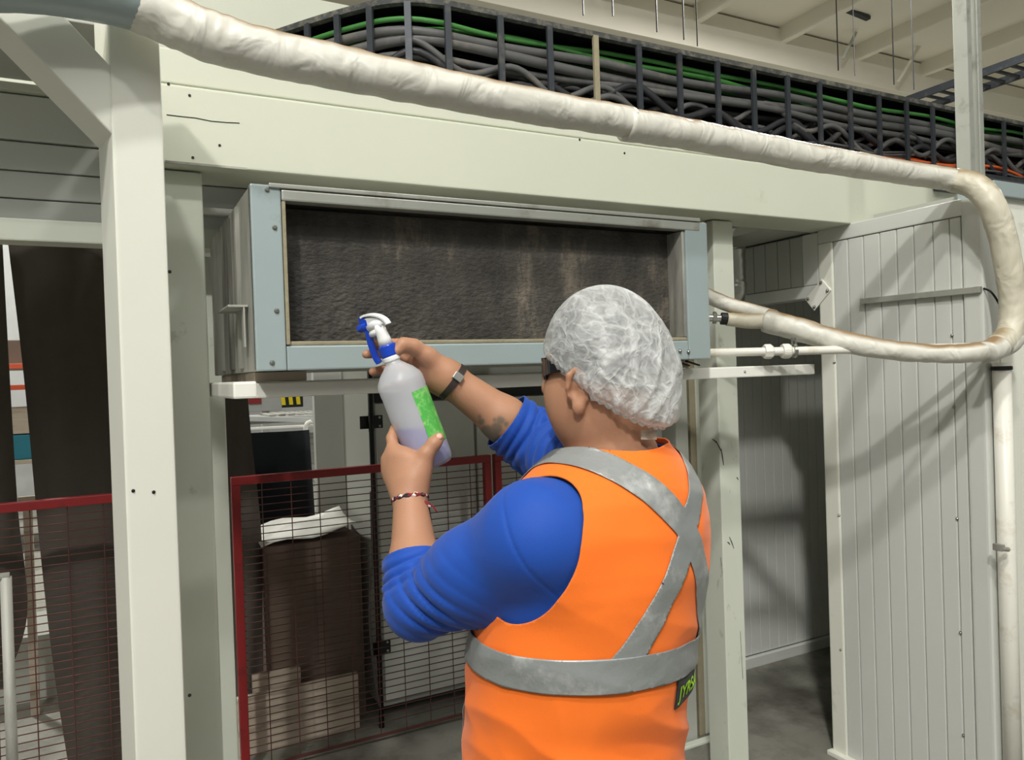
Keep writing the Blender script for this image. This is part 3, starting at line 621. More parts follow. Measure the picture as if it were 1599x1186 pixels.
tpo = tp.build('black_tarpaulin', TARP, None, smooth=True); mm = tpo.modifiers.new('thickness', 'SOLIDIFY'); mm.thickness = .02; tag(tpo, 'black tarpaulin draped over the machine left of the cabinet door', 'tarpaulin')
gd = empty('hazard_guard', (1.08, 5.9, 1.5), 'grey guard plate with yellow and black hazard stripes', 'guard')
box('plate', (.86, 5.9, 1.40), (1.14, 5.93, 1.62), GREYM, gd)
for k in range(3): MB().prism([(1.14+.055*k, 5.895, 1.44), (1.168+.055*k, 5.895, 1.44), (1.155+.055*k, 5.895, 1.60), (1.127+.055*k, 5.895, 1.60)], (0, .02, 0)).build('stripe', YEL, gd)
box('stripe_back', (1.11, 5.905, 1.42), (1.30, 5.925, 1.62), BLACKP, gd)
box('stand', (1.0, 5.94, 0), (1.06, 6.0, 1.60), GREYM, gd)
box('red_cover', (.90, 5.88, 1.46), (.99, 5.898, 1.56), RED, gd)

# far end of the hall seen in the slit between the curtains
pr_ = empty('pallet_rack', (-.8, 9.2, 0), 'far pallet rack with orange beams seen between the curtains', 'rack')
for x in (-1.7, -.1): box('upright', (x, 9.0, 0), (x+.08, 9.9, 3.4), GREYM, pr_)
for z in (1.83, 1.62): box('beam', (-1.62, 9.0, z), (-.1, 9.05, z+.05), ORANGER, pr_)
for z in (1.85, .9): box('deck', (-1.62, 9.06, z-.02), (-.1, 9.9, z+.02), WOOD, pr_)
for k, (z0, z1, m, lb) in enumerate(((1.872, 2.12, CARD, 'brown carton on the upper level of the far pallet rack'), (.922, 1.17, TEAL, 'teal plastic crate low on the far pallet rack'), (1.18, 1.44, WOOD, 'pale crate stacked on the teal crate'))):
    tag(box('storage_crate', (-1.3, 9.1, z0), (-.45, 9.8, z1), m, None, bevel=.01), lb, 'crate')
bw = tag(box('partition_panel', (-3.4, 12.0, 0), (.6, 12.1, 4.6), GREYM, None), 'light grey partition far behind the pallet rack', 'partition')
cn = tag(box('floor_crate', (-.62, 4.7, 0), (.05, 5.2, .34), PANELD, None), 'grey crate on the floor seen between the dark curtains', 'crate')
bt = empty('trestle', (-.13, 4.5, 0), 'pale wooden trestle bar seen between the dark curtains', 'trestle')
box('bar', (-.42, 4.5, 1.02), (.15, 4.53, 1.09), WOOD, bt)
for x in (-.40, .10): box('leg', (x, 4.5, 0), (x+.04, 4.53, 1.019), WOOD, bt)
lg = empty('side_barrier', (-.24, 2.2, 0), 'grey metal barrier tube at the lower left edge', 'barrier')
a = onY(9, 900, 2.3)
MB().tube([(a[0]-.004, 2.3, .0), (a[0]-.002, 2.3, .5), (a[0], 2.3, a[2]+.0)], .013, 12).build('upright', SIDEM, lg, smooth=True)
MB().tube([(a[0]-.5, 2.3, a[2]), (a[0]-.2, 2.3, a[2]), (a[0]+.008, 2.3, a[2])], .011, 12).build('top_tube', SIDEM, lg, smooth=True)
# ================================================================ signed-distance modelling for the worker
class SDF:
    """smooth union of round capsules and ellipsoids, evaluated only near each primitive"""
    def __init__(s): s.p = []
    def cap(s, a, b, ra, rb=None, k=.01):
        s.p.append(('c', np.array(a, float), np.array(b, float), ra, ra if rb is None else rb, k)); return s
    def chain(s, pts, rs, k=.01):
        for i in range(len(pts)-1): s.cap(pts[i], pts[i+1], rs[i], rs[i+1], k)
        return s
    def ell(s, c, ax, r, k=.01, sub=False):
        s.p.append(('e', np.array(c, float), np.array(ax, float), np.array(r, float), sub, k)); return s
    def fun(s, f, lo, hi, k=.01): s.p.append(('f', f, np.array(lo), np.array(hi), None, k)); return s
    def __call__(s, P, pad=.05):
        d = np.full(len(P), 1.0, np.float32)
        for q in s.p:
            k = q[5]
            if q[0] == 'c':
                _, a, b, ra, rb, _k = q; r = max(ra, rb)+pad+k; lo = np.minimum(a, b)-r; hi = np.maximum(a, b)+r
            elif q[0] == 'e': r = max(q[3])+pad+k; lo = q[1]-r; hi = q[1]+r
            else: lo, hi = q[2]-pad, q[3]+pad
            m = np.all((P >= lo) & (P <= hi), axis=1)
            if not m.any(): continue
            X = P[m]
            if q[0] == 'c':
                ab = b-a; t = np.clip((X-a)@ab/max(ab@ab, 1e-9), 0, 1)
                e = np.linalg.norm(X-a-t[:, None]*ab, axis=1)-(ra+(rb-ra)*t)
            elif q[0] == 'e':
                l = (X-q[1])@q[2].T; k0 = np.linalg.norm(l/q[3], axis=1); k1 = np.linalg.norm(l/q[3]**2, axis=1)
                e = k0*(k0-1)/np.maximum(k1, 1e-6)
            else: e = q[1](X)
            c = d[m]
            if q[0] == 'e' and q[4]:      # smooth subtraction
                e = -e; h = np.maximum(k-np.abs(c-e), 0)/k; d[m] = np.maximum(c, e)+h*h*k*.25
            else:
                h = np.maximum(k-np.abs(c-e), 0)/k; d[m] = np.minimum(c, e)-h*h*k*.25
        return d
def surface(f, lo, hi, h):
    """naive surface nets on a two-level grid"""
    lo = np.array(lo, float); hi = np.array(hi, float); B = 4
    nb = np.ceil((hi-lo)/(h*B)).astype(int)+1; n = nb*B+1
    C = np.stack(np.meshgrid(*[np.arange(q) for q in nb], indexing='ij'), -1).reshape(-1, 3)
    dc = f(lo+(C*B+B/2)*h, .12); act = np.abs(dc) < h*B*1.3+.012
    D = np.ones(n, np.float32)
    sign = np.where(dc < 0, -1, 1).reshape(nb).astype(np.float32)
    D[:nb[0]*B, :nb[1]*B, :nb[2]*B] = np.repeat(np.repeat(np.repeat(sign, B, 0), B, 1), B, 2)
    r = np.arange(B+1); off = np.stack(np.meshgrid(r, r, r, indexing='ij'), -1).reshape(-1, 3)
    idx = (C[act][:, None]*B+off[None]).reshape(-1, 3)
    lin_ = np.unique(np.ravel_multi_index(idx.T, n)); idx = np.stack(np.unravel_index(lin_, n), -1)
    D.ravel()[lin_] = f(lo+idx*h, .05)
    S = D < 0
    cells = np.zeros(n-1, np.int8)
    for dx in (0, 1):
        for dy in (0, 1):
            for dz in (0, 1): cells += S[dx:n[0]-1+dx, dy:n[1]-1+dy, dz:n[2]-1+dz]
    A = np.argwhere((cells > 0) & (cells < 8)); vid = np.full(n-1, -1, np.int32); vid[tuple(A.T)] = np.arange(len(A))
    acc = np.zeros((len(A), 3)); cnt = np.zeros(len(A))
    co = [(i, j, k) for i in (0, 1) for j in (0, 1) for k in (0, 1)]
    val = {c: D[A[:, 0]+c[0], A[:, 1]+c[1], A[:, 2]+c[2]] for c in co}
    for c in co:
        for ax in range(3):
            if c[ax] == 0:
                e = list(c); e[ax] = 1; a, b = val[c], val[tuple(e)]; m = (a < 0) != (b < 0)
                t = a[m]/(a[m]-b[m]); p = np.array(c, float)+np.zeros((m.sum(), 3)); p[:, ax] += t
                acc[m] += p; cnt[m] += 1
    V = lo+(A+acc/cnt[:, None])*h
    F = []
    for ax in range(3):
        sl0 = [slice(None)]*3; sl1 = [slice(None)]*3; sl0[ax] = slice(0, -1); sl1[ax] = slice(1, None)
        E = np.argwhere(S[tuple(sl0)] != S[tuple(sl1)]); u, w = (ax+1) % 3, (ax+2) % 3
        E = E[(E[:, u] > 0) & (E[:, w] > 0) & (E[:, u] < n[u]-1) & (E[:, w] < n[w]-1)]
        q = []
        for du, dw in ((-1, -1), (0, -1), (0, 0), (-1, 0)):
            c = E.copy(); c[:, u] += du; c[:, w] += dw; q.append(vid[tuple(c.T)])
        q = np.stack(q, 1); flip = ~S[tuple(E.T)]; q[flip] = q[flip][:, ::-1]; F.append(q)
    F = np.concatenate(F); F = F[(F >= 0).all(1)]
    return V, F
def vnormals(V, F):
    n = np.zeros_like(V); a, b, c = V[F[:, 0]], V[F[:, 1]], V[F[:, 2]]; fn = np.cross(b-a, c-a)
    if F.shape[1] == 4: fn = fn+np.cross(V[F[:, 2]]-a, V[F[:, 3]]-a)
    for i in range(F.shape[1]): np.add.at(n, F[:, i], fn)
    return n/np.maximum(np.linalg.norm(n, axis=1), 1e-12)[:, None]
def relax(V, F, it=2, lam=.5):
    E = np.concatenate([F[:, [i, (i+1) % F.shape[1]]] for i in range(F.shape[1])]); E = np.concatenate([E, E[:, ::-1]])
    for _ in range(it):
        s = np.zeros_like(V); c = np.zeros(len(V)); np.add.at(s, E[:, 0], V[E[:, 1]]); np.add.at(c, E[:, 0], 1)
        V = V+lam*(s/np.maximum(c, 1)[:, None]-V)
    return V
def tri(F): return np.concatenate([F[:, [0, 1, 2]], F[:, [0, 2, 3]]]) if F.shape[1] == 4 else F
def clip(V, T, s, extra=None):
    """keep the part of a triangle mesh where the vertex field s is positive, cut cleanly at zero"""
    k = s > 0; T = np.array(T); c = k[T].sum(1); out = [T[c == 3]]; newv = []; base = len(V); memo = {}
    V = np.asarray(V)
    def cut(i, j):
        key = (i, j) if i < j else (j, i)
        if key not in memo:
            t = s[i]/(s[i]-s[j]); memo[key] = base+len(newv); newv.append(np.concatenate([[i, j, t]]))
        return memo[key]
    ex = []
    for t in T[(c == 1) | (c == 2)]:
        a, b, d = [int(q) for q in t]
        if k[t].sum() == 1:
            while not k[a]: a, b, d = b, d, a
            ex.append((a, cut(a, b), cut(a, d)))
        else:
            while k[a]: a, b, d = b, d, a
            p, q = cut(a, b), cut(a, d); ex += [(p, b, d), (p, d, q)]
    if ex: out.append(np.array(ex))
    T2 = np.concatenate(out)
    def grow(X):
        X = np.asarray(X)
        if not newv: return X
        nv = np.array(newv); i = nv[:, 0].astype(int); j = nv[:, 1].astype(int); t = nv[:, 2]
        return np.concatenate([X, X[i]+(X[j]-X[i])*(t[:, None] if X.ndim > 1 else t)])
    used = np.unique(T2); mp = np.full(base+len(newv), -1); mp[used] = np.arange(len(used))
    return grow(V)[used], mp[T2], [grow(x)[used] for x in (extra or [])]
def ridge(P, seed, f, warp=.5):
    """fold-like noise: sharp crests between broad valleys"""
    return 1-2*np.abs(vnoise(P+warp*np.stack([vnoise(P, f*.5, seed+i) for i in (7, 8, 9)], 1)/f, f, seed))

# ---------------------------------------------------------------- materials of the worker
def skin_mat():
    m = mat('skin', (178, 132, 104), .5, var=.10, vscale=14, bump=.05, bscale=220)
    b = m.node_tree.nodes['Principled BSDF']; b.inputs['Subsurface Weight'].default_value = .12; b.inputs['Subsurface Radius'].default_value = (.012, .005, .003); b.inputs['Subsurface Scale'].default_value = 1.0
    return m
SKIN = skin_mat()
def cloth(name, rgb, rough=.75, wv=900, bump=.12, var=.05):
    m = mat(name, rgb, rough, var=var, vscale=8, bump=bump, bscale=wv, spec=.2)
    m.node_tree.nodes['Principled BSDF'].inputs['Sheen Weight'].default_value = .12; return m
BLUE = cloth('royal_blue_knit', (32, 78, 172), .62)
ORNG = cloth('hi_vis_orange', (255, 122, 40), .7, var=.04)
TAPE = mat('reflective_grey', (150, 154, 154), .38, .25, var=.12, vscale=25, stain=(206, 208, 206), sscale=14, samt=.62, bump=.12, bscale=60)
NAVY = cloth('dark_trousers', (34, 38, 52)); LEATH = mat('boot_leather', (48, 40, 34), .5, var=.2); SOLE = mat('boot_sole', (24, 24, 24), .7)
HAIR = mat('short_dark_hair', (44, 38, 36), .6, var=.3, vscale=120, bump=.4, bscale=300)
BIND = cloth('orange_binding', (226, 92, 28), .7)

# ---------------------------------------------------------------- frames
def hd_(deg): a = math.radians(deg); f = np.array([math.sin(a), math.cos(a), 0]); return f, np.array([-f[1], f[0], 0])   # forward, left
BF, BLf = hd_(-18.0); BB = -BF; ZZ = np.array([0, 0, 1.0])
HF, HL = hd_(-26.0)
tc_px = [(1350, 874, .86), (1186, 880, .95), (1100, 881, 1.025), (1000, 892, 1.13), (850, 925, 1.30), (780, 938, 1.375), (720, 952, 1.445), (680, 958, 1.50)]
TZ = np.array([q[2] for q in tc_px][::1]); TC = np.array([at(q[1], 593, 1.335)[:2] for q in tc_px])
o_ = np.argsort(TZ); TZ, TC = TZ[o_], TC[o_]
AZ = np.array([.80, .90, 1.03, 1.15, 1.28, 1.36, 1.41, 1.45, 1.485, 1.53]); AA = np.array([.172, .175, .176, .184, .198, .192, .170, .128, .080, .06]); AB = np.array([.158, .162, .165, .166, .164, .148, .130, .104, .078, .06])
def tcen(z): return np.stack([np.interp(z, TZ, TC[:, 0]), np.interp(z, TZ, TC[:, 1])], -1)
def tlocal(P):                       # lateral (left +), back (+), height
    d = P[:, :2]-tcen(P[:, 2]); return d@BLf[:2], d@BB[:2], P[:, 2]
def torso(off=0., zlo=.8, zhi=1.50):
    def f(P):
        l, b, z = tlocal(P); zc = np.clip(z, zlo, zhi)
        A = np.interp(zc, AZ, AA)+off; Bv = np.interp(zc, AZ, AB)+off
        k0 = np.sqrt((l/A)**2+(b/Bv)**2)+1e-9; k1 = np.sqrt((l/A**2)**2+(b/Bv**2)**2)+1e-9
        d = k0*(k0-1)/k1*.9
        dz = np.maximum(np.maximum(z-zhi-off, zlo-z), 0)
        return np.where(dz > 0, np.sqrt(np.maximum(d, 0)**2+dz**2), d)
    return f
TLO, THI = np.array([.2, .6, .74]), np.array([1.25, 1.75, 1.56])
# ---------------------------------------------------------------- joints (left arm nearer the camera)
Lsh, Lel, Lwr = at(838, 838, 1.215), at(653, 946, 1.33), at(640, 774, 1.455)
Rsh, Rel, Rwr = at(955, 752, 1.47), at(838, 692, 1.60), at(704, 594, 1.565)
Lcf = Lel+(Lwr-Lel)*.40                      # where the pushed-up sleeves end
Rcf = Rel+(Rwr-Rel)*.36
# bottle axis
B0, B1 = at(673, 722, 1.53), at(605, 543, 1.505)
bax = (B1-B0)/np.linalg.norm(B1-B0)
def bpt(h, ang, r):                          # point at height h up the bottle, angle from the camera side towards image right
    v = EYE-B0; v = v-bax*(v@bax); v /= np.linalg.norm(v); w = np.cross(bax, v)
    if w@RT < 0: w = -w
    return B0+bax*h+(v*math.cos(ang)+w*math.sin(ang))*r

# ---------------------------------------------------------------- body
body = SDF()
body.fun(torso(-.012), TLO, THI, .03)
hc = at(941, 558, 1.33)
def H(f, l, u): return hc+HF*f+HL*l+ZZ*u
# neck and trapezius
nb_ = at(952, 766, 1.345)
body.cap(nb_, H(-.012, 0, -.07), .076, .069, .03)
for s_ in (-1, 1): body.cap(nb_+BLf*.03*s_, nb_+BLf*.12*s_-ZZ*.045, .05, .045, .05)
hx = [HF, HL, ZZ]
body.ell(H(-.004, 0, .004), hx, (.100, .078, .100), .02)
body.ell(H(.030, 0, -.055), hx, (.070, .066, .085), .03)
body.ell(H(.052, 0, -.108), hx, (.042, .046, .036), .03)
for s_ in (-1, 1):
    body.ell(H(.048, .040*s_, -.062), hx, (.042, .032, .040), .025)
    body.ell(H(.018, .046*s_, -.098), hx, (.052, .024, .036), .03)
    body.cap(H(.082, .018*s_, .004), H(.074, .045*s_, .0), .011, .009, .015)
body.ell(H(.015, 0, -.125), hx, (.06, .05, .035), .03)
body.chain([H(.090, 0, -.012), H(.108, 0, -.042), H(.112, 0, -.052)], [.009, .012, .015], .012)
for s_ in (-1, 1): body.ell(H(.100, .014*s_, -.056), hx, (.011, .009, .008), .008)
body.cap(H(.092, -.022, -.083), H(.092, .022, -.083), .006, .006, .008)
body.cap(H(.090, -.018, -.093), H(.090, .018, -.093), .007, .007, .008)
for s_ in (-1, 1):                           # ears
    ec = H(.006, .079*s_, -.053); out = (HL*s_*.86-HF*.5); out /= np.linalg.norm(out); ef = HF*.86+HL*s_*.5
    body.cap(H(.012, .066*s_, -.055), ec+out*.004, .014, .012, .012)
    arc = [(math.radians(a), r) for a, r in ((-70, .026), (-30, .026), (10, .027), (50, .028), (90, .030), (130, .028), (170, .023), (205, .022))]
    rim = [ec+out*(.012+.004*math.sin(a))+(-ef)*math.cos(a)*r*.62+ZZ*math.sin(a)*r*1.12 for a, r in arc]
    body.chain(rim, [.0065, .0055, .005, .005, .005, .0055, .005, .004], .004)
    body.ell(ec+out*.006, [ef, out, ZZ], (.014, .006, .024), .006)
    body.ell(rim[0]+ef*.004-ZZ*.002, [ef, out, ZZ], (.010, .006, .013), .008)
    body.ell(ec+out*.016+ef*.004-ZZ*.002, [ef, out, ZZ], (.008, .008, .012), .004, sub=True)
# arms
body.chain([Lsh, Lel], [.058, .046], .02).chain([Lel, Lel+(Lwr-Lel)*.35, Lwr], [.046, .045, .030], .02)
body.chain([Rsh, Rel], [.058, .048], .02).chain([Rel, Rel+(Rwr-Rel)*.38, Rwr], [.048, .046, .034], .02)
# left hand: palm towards the bottle, thumb on the image right, fingers round the image left
def finger(pts, rs, k=.005): body.chain(pts, rs, k)
Lk = [at(614, 702, 1.488), at(606, 717, 1.492), at(607, 733, 1.494), at(613, 747, 1.492)]
for q, r in zip(Lk, (.0125, .0125, .012, .0115)):
    body.cap(Lwr+(q-Lwr)*.04+RT*.004*0, q, .021, r, .022)
body.cap(at(640, 740, 1.468), at(628, 712, 1.474), .020, .015, .03)
body.cap(at(648, 742, 1.462), at(645, 716, 1.466), .019, .013, .03)
R0_ = .0462
finger([Lk[0], bpt(.052, -1.25, R0_+.013), bpt(.057, -2.0, R0_+.011), bpt(.058, -2.5, R0_+.009)], [.0122, .0108, .0095, .0082])
finger([at(614, 702, 1.488), at(612, 684, 1.505), at(616, 668, 1.522)], [.0122, .0110, .0092])
finger([Lk[1], bpt(.034, -1.35, R0_+.014), bpt(.036, -2.1, R0_+.011), bpt(.036, -2.7, R0_+.009)], [.0125, .0112, .0098, .0084])
finger([Lk[2], bpt(.018, -1.40, R0_+.014), bpt(.018, -2.1, R0_+.011), bpt(.018, -2.7, R0_+.009)], [.012, .0108, .0095, .0082])
finger([Lk[3], bpt(.006, -1.35, R0_+.008), bpt(.002, -2.0, R0_+.004), bpt(.002, -2.5, R0_+.002)], [.0112, .0098, .0086, .0075])
body.cap(at(648, 758, 1.455), at(660, 727, 1.458), .020, .0165, .022)
finger([at(658, 732, 1.459), at(666, 708, 1.458), at(678, 692, 1.462), at(686, 683, 1.468)], [.0165, .0135, .0118, .0100], .012)
# right hand: behind the bottle neck, fingers hooked on the trigger
Rk = [at(652, 553, 1.568), at(655, 566, 1.575), at(660, 581, 1.577), at(667, 595, 1.573)]
for q, r in zip(Rk, (.0135, .0135, .013, .012)): body.cap(Rwr+(q-Rwr)*.05, q, .024, r, .024)
body.cap(at(690, 588, 1.565), at(665, 572, 1.567), .022, .018, .03)
finger([Rk[0], at(622, 537, 1.570), at(598, 535, 1.552), at(584, 538, 1.532)], [.0125, .0112, .0100, .0088])
finger([Rk[1], at(620, 553, 1.574), at(594, 551, 1.556), at(572, 553, 1.530)], [.0128, .0114, .0100, .0088])
finger([Rk[2], at(624, 574, 1.578), at(600, 577, 1.570), at(582, 580, 1.548)], [.0125, .011, .0098, .0086])
finger([Rk[3], at(640, 598, 1.582), at(618, 602, 1.578), at(600, 602, 1.562)], [.0115, .010, .009, .008])
body.cap(at(692, 578, 1.550), at(668, 556, 1.535), .021, .017, .022)
finger([at(670, 557, 1.536), at(646, 541, 1.522), at(630, 538, 1.512), at(620, 548, 1.504)], [.0165, .014, .0125, .0105], .012)

wk = empty('person', (TC[0][0], TC[0][1], 0), 'person seen from behind in a hairnet, orange vest and blue shirt, spraying the coil', 'person')
def mesh_obj(name, V, F, m, parent, smooth=True):
    org = np.array(parent['_org']) if parent is not None else V.mean(0)
    me = bpy.data.meshes.new(name); me.from_pydata((np.asarray(V)-org).tolist(), [], np.asarray(F).tolist()); me.validate(); me.update()
    me.materials.append(m)
    if smooth: me.polygons.foreach_set('use_smooth', [True]*len(me.polygons))
    o = bpy.data.objects.new(name, me); COL.objects.link(o); o['_org'] = [float(q) for q in org]
    if parent is not None: o.parent = parent
    else: o.location = org
    return o
allp = np.array([p for q in body.p if q[0] == 'c' for p in (q[1], q[2])]+[hc+.15, hc-.15])
lo_b = np.minimum(allp.min(0)-.07, TLO+.02); hi_b = np.maximum(allp.max(0)+.07, [1.2, 1.5, 1.5])
lo_b[2] = .80
V, F = surface(body, lo_b, hi_b, .0034)
V = relax(V, F, 1, .4)
bo = mesh_obj('body', V, F, SKIN, wk)
# colour zones of the skin (a tattoo, lips, brows) as vertex data is kept in the material by position
def near(P, c, r): return np.clip(1-np.linalg.norm(P-c, axis=1)/r, 0, 1)
tat = np.zeros(len(V))
for (px, py), r in (((768, 684), .020), ((760, 672), .014), ((752, 658), .009), ((749, 650), .006), ((776, 668), .014), ((782, 656), .011), ((772, 655), .006), ((790, 662), .008), ((776, 695), .016), ((764, 696), .011)):
    c = at(px, py, 1.545); d = V-EYE; dep = d@FW; uu = (d@RT)/dep*FPX+799.5-px; vv = -(d@UP)/dep*FPX+593-py
    e2 = np.sqrt(uu**2+vv**2)*dep/FPX; tat = np.maximum(tat, np.clip((r-e2)/.005+.25*vnoise(V, 60, 3)*(e2 < r+.006), 0, 1)*(np.linalg.norm(V-(Rel+(Rwr-Rel)*.45), axis=1) < .14))
vn = vnormals(V, F)
tat *= (vn@(-FW) > -.2)
beard = np.clip((.028-np.linalg.norm((V-H(.085, 0, -.122))*np.array([1, 1, 1.0]), axis=1))/.01, 0, 1)
ca = bo.data.color_attributes.new('ink', 'FLOAT_COLOR', 'POINT')
ca.data.foreach_set('color', np.stack([tat, beard, np.zeros(len(V)), np.ones(len(V))], 1).astype(np.float32).ravel())
nt = SKIN.node_tree; pb = nt.nodes['Principled BSDF']; src = pb.inputs['Base Color'].links[0].from_socket
at_ = nt.nodes.new('ShaderNodeAttribute'); at_.attribute_name = 'ink'; sp = nt.nodes.new('ShaderNodeSeparateColor'); nt.links.new(at_.outputs['Color'], sp.inputs[0])
for ch, colr, amt in ((0, (88, 92, 82), .75), (1, (58, 46, 40), .9)):
    mm = nt.nodes.new('ShaderNodeMath'); mm.operation = 'MULTIPLY'; mm.inputs[1].default_value = amt; nt.links.new(sp.outputs[ch], mm.inputs[0])
    mx = nt.nodes.new('ShaderNodeMix'); mx.data_type = 'RGBA'; mx.inputs['B'].default_value = lin(colr); nt.links.new(mm.outputs[0], mx.inputs['Factor']); nt.links.new(src, mx.inputs['A']); src = mx.outputs['Result']
nt.links.new(src, pb.inputs['Base Color'])

# ---------------------------------------------------------------- shirt
sh = SDF(); sh.fun(torso(.004), TLO, THI, .03)
sh.cap(nb_, nb_+ZZ*.05, .096, .088, .03)
for s_ in (-1, 1): sh.cap(nb_+BLf*.03*s_, nb_+BLf*.12*s_-ZZ*.045, .064, .058, .05)
Lin = Lsh+(-BLf*.07)+BB*.0
Ldir = (Lcf-Lel)/np.linalg.norm(Lcf-Lel); Rdir = (Rcf-Rel)/np.linalg.norm(Rcf-Rel)
sh.chain([Lin, Lsh, Lsh+(Lel-Lsh)*.5, Lel], [.079, .079, .069, .053], .035)
sh.chain([Lel, Lcf, Lcf+Ldir*.03], [.053, .0475, .0460], .02)
sh.chain([Rsh+BLf*.06, Rsh, Rsh+(Rel-Rsh)*.5, Rel], [.074, .074, .070, .060], .05)
sh.chain([Rel, Rcf, Rcf+Rdir*.03], [.058, .0520, .0505], .03)
SP = np.array([Lel, Lcf, Lsh, Rel, Rcf, Rsh]); slo = np.minimum(SP.min(0)-.12, TLO+.0); shi = np.maximum(SP.max(0)+.12, THI); slo[2] = .80
V, F = surface(sh, slo, shi, .0042); V = relax(V, F, 2, .5); N = vnormals(V, F)
def arm_folds(V, N, S, E, C, seed, amp):
    ax = (E-S)/np.linalg.norm(E-S); t = (V-S)@ax; L = np.linalg.norm(E-S); fx = (C-E)/np.linalg.norm(C-E)
    rad = np.linalg.norm(V-S-np.clip(t, 0, L)[:, None]*ax, axis=1); near_ = np.clip((.125-rad)/.03, 0, 1)
    side = fx-ax*(fx@ax); side /= np.linalg.norm(side); w = (V-S-ax*L*.8)@side; t2 = (V-E)@fx
    upper = 1/(1+np.exp(-((.035-t2)/.010)))                       # upper-arm sleeve, not the forearm part
    ph = 2*math.pi*(t-.45*w+.014*vnoise(V, 5, seed))/.030
    f1 = np.sin(ph)+.35*np.sin(2*ph+1.2); f1 = np.where(f1 > 0, f1, f1*.6)
    env = np.exp(-((t-L*.78)/(.085))**2)*(.35+.65*np.clip(.6+vnoise(V, 6, seed+4)*2, 0, 1))*np.clip((w+.09)/.05, .25, 1)
    ph2 = 2*math.pi*(t2+.010*vnoise(V, 8, seed+2)+.3*((V-E)@np.cross(fx, ax)))/.021
    env2 = np.clip(t2/.03, 0, 1)*np.clip((np.linalg.norm(C-E)-t2)/.03, 0, 1)*np.clip((.09-np.linalg.norm(V-E-np.clip(t2, 0, 1)[:, None]*fx, axis=1))/.02, 0, 1)
    seam = -np.exp(-((t+.012-.06*np.abs(w))/.0028)**2)*.0016*near_
    return N*((amp*f1*env*near_*upper+amp*.5*np.sin(ph2)*env2+seam)[:, None])
V = V+arm_folds(V, N, Lsh, Lel, Lcf, 21, .0062)+arm_folds(V, N, Rsh, Rel, Rcf, 31, .0062)
V = V+N*(.0030*ridge(V, 41, 6))[:, None]
T = tri(F)
for cf, dr, el in ((Lcf, Ldir, Lel), (Rcf, Rdir, Rel)):
    s = np.where(np.linalg.norm(V-cf, axis=1) < .12, -((V-cf)@dr), 1.0)
    V, T, _ = clip(V, T, s)
s = np.where(np.linalg.norm(V[:, :2]-nb_[:2], axis=1) < .10, (nb_[2]+.062+((V-nb_)@BB)*.16)-V[:, 2], 1.0); V, T, _ = clip(V, T, s)
so = mesh_obj('long_sleeved_shirt', V, T, BLUE, wk)
md = so.modifiers.new('thickness', 'SOLIDIFY'); md.thickness = .0028; md.offset = 1
def hem_ring(name, cf, dr, r, m, th=.0028):
    u = np.cross(dr, ZZ); u /= np.linalg.norm(u); w = np.cross(dr, u)
# ---------------------------------------------------------------- vest
ve = SDF(); ve.fun(torso(.013), TLO, THI, .04)
for s_, sj in ((1, Lsh), (-1, Rsh)):
    ve.cap(nb_+BLf*.05*s_+ZZ*.0, sj*.45+(nb_+BLf*.15*s_-ZZ*.06)*.55, .066, .086, .06)
for s_ in (-1, 1): ve.cap(nb_+BLf*.03*s_, nb_+BLf*.12*s_-ZZ*.045, .073, .067, .05)
V, F = surface(ve, TLO-.02, THI+.02, .0042); V = relax(V, F, 3, .5); N = vnormals(V, F)
l, b, z = tlocal(V)
diag = z*.9-l*.35*np.sign(l+.3)
fold = ridge(np.stack([l*.30, b*.30, z-l*.35], 1), 55, 8.5, .35)
low = np.clip((1.28-z)/.2, 0.25, 1)
V = V+N*((.0075*np.maximum(fold, -.25)*low+.0035*ridge(V*np.array([1, 1, .6]), 77, 9, .4)*np.clip((1.45-z)/.1, 0, 1))[:, None]); 
V = V+N*(.012*np.clip((1.02-z)/.2, 0, 1))[:, None]
l, b, z = tlocal(V); T = tri(F)
X = [l, b, z]
# armholes: cylinders along the lateral axis
def armhole(V, side):
    l, b, z = tlocal(V); sj = Lsh if side > 0 else Rsh
    q = np.array([sj]); lj, bj, zj = tlocal(q)
    bb = b-(bj[0]+.004); dz = z-(zj[0]-.016)
    r = np.sqrt((bb/.097)**2+(dz/.110)**2)
    return np.where(l*side > .035, (r-1)*.1, 1.0)
V, T, X = clip(V, T, armhole(V, 1)); V, T, X = clip(V, T, armhole(V, -1))
l, b, z = tlocal(V)
nl = (V[:, :2]-nb_[:2])@BLf[:2]; nbk = (V[:, :2]-nb_[:2])@BB[:2]
rn = np.sqrt((nl/.100)**2+(np.where(nbk > 0, nbk/.104, nbk/.112))**2); s = np.where(z > nb_[2]-.06, (rn-1)*.09, 1.0)
V, T, _ = clip(V, T, s)
l, b, z = tlocal(V); s = np.where((b < 0) & (z > 1.18), np.abs(l)-np.clip((z-1.18)*.33, 0, .09), 1.0); V, T, _ = clip(V, T, s)
l, b, z = tlocal(V); V, T, _ = clip(V, T, z-.815)
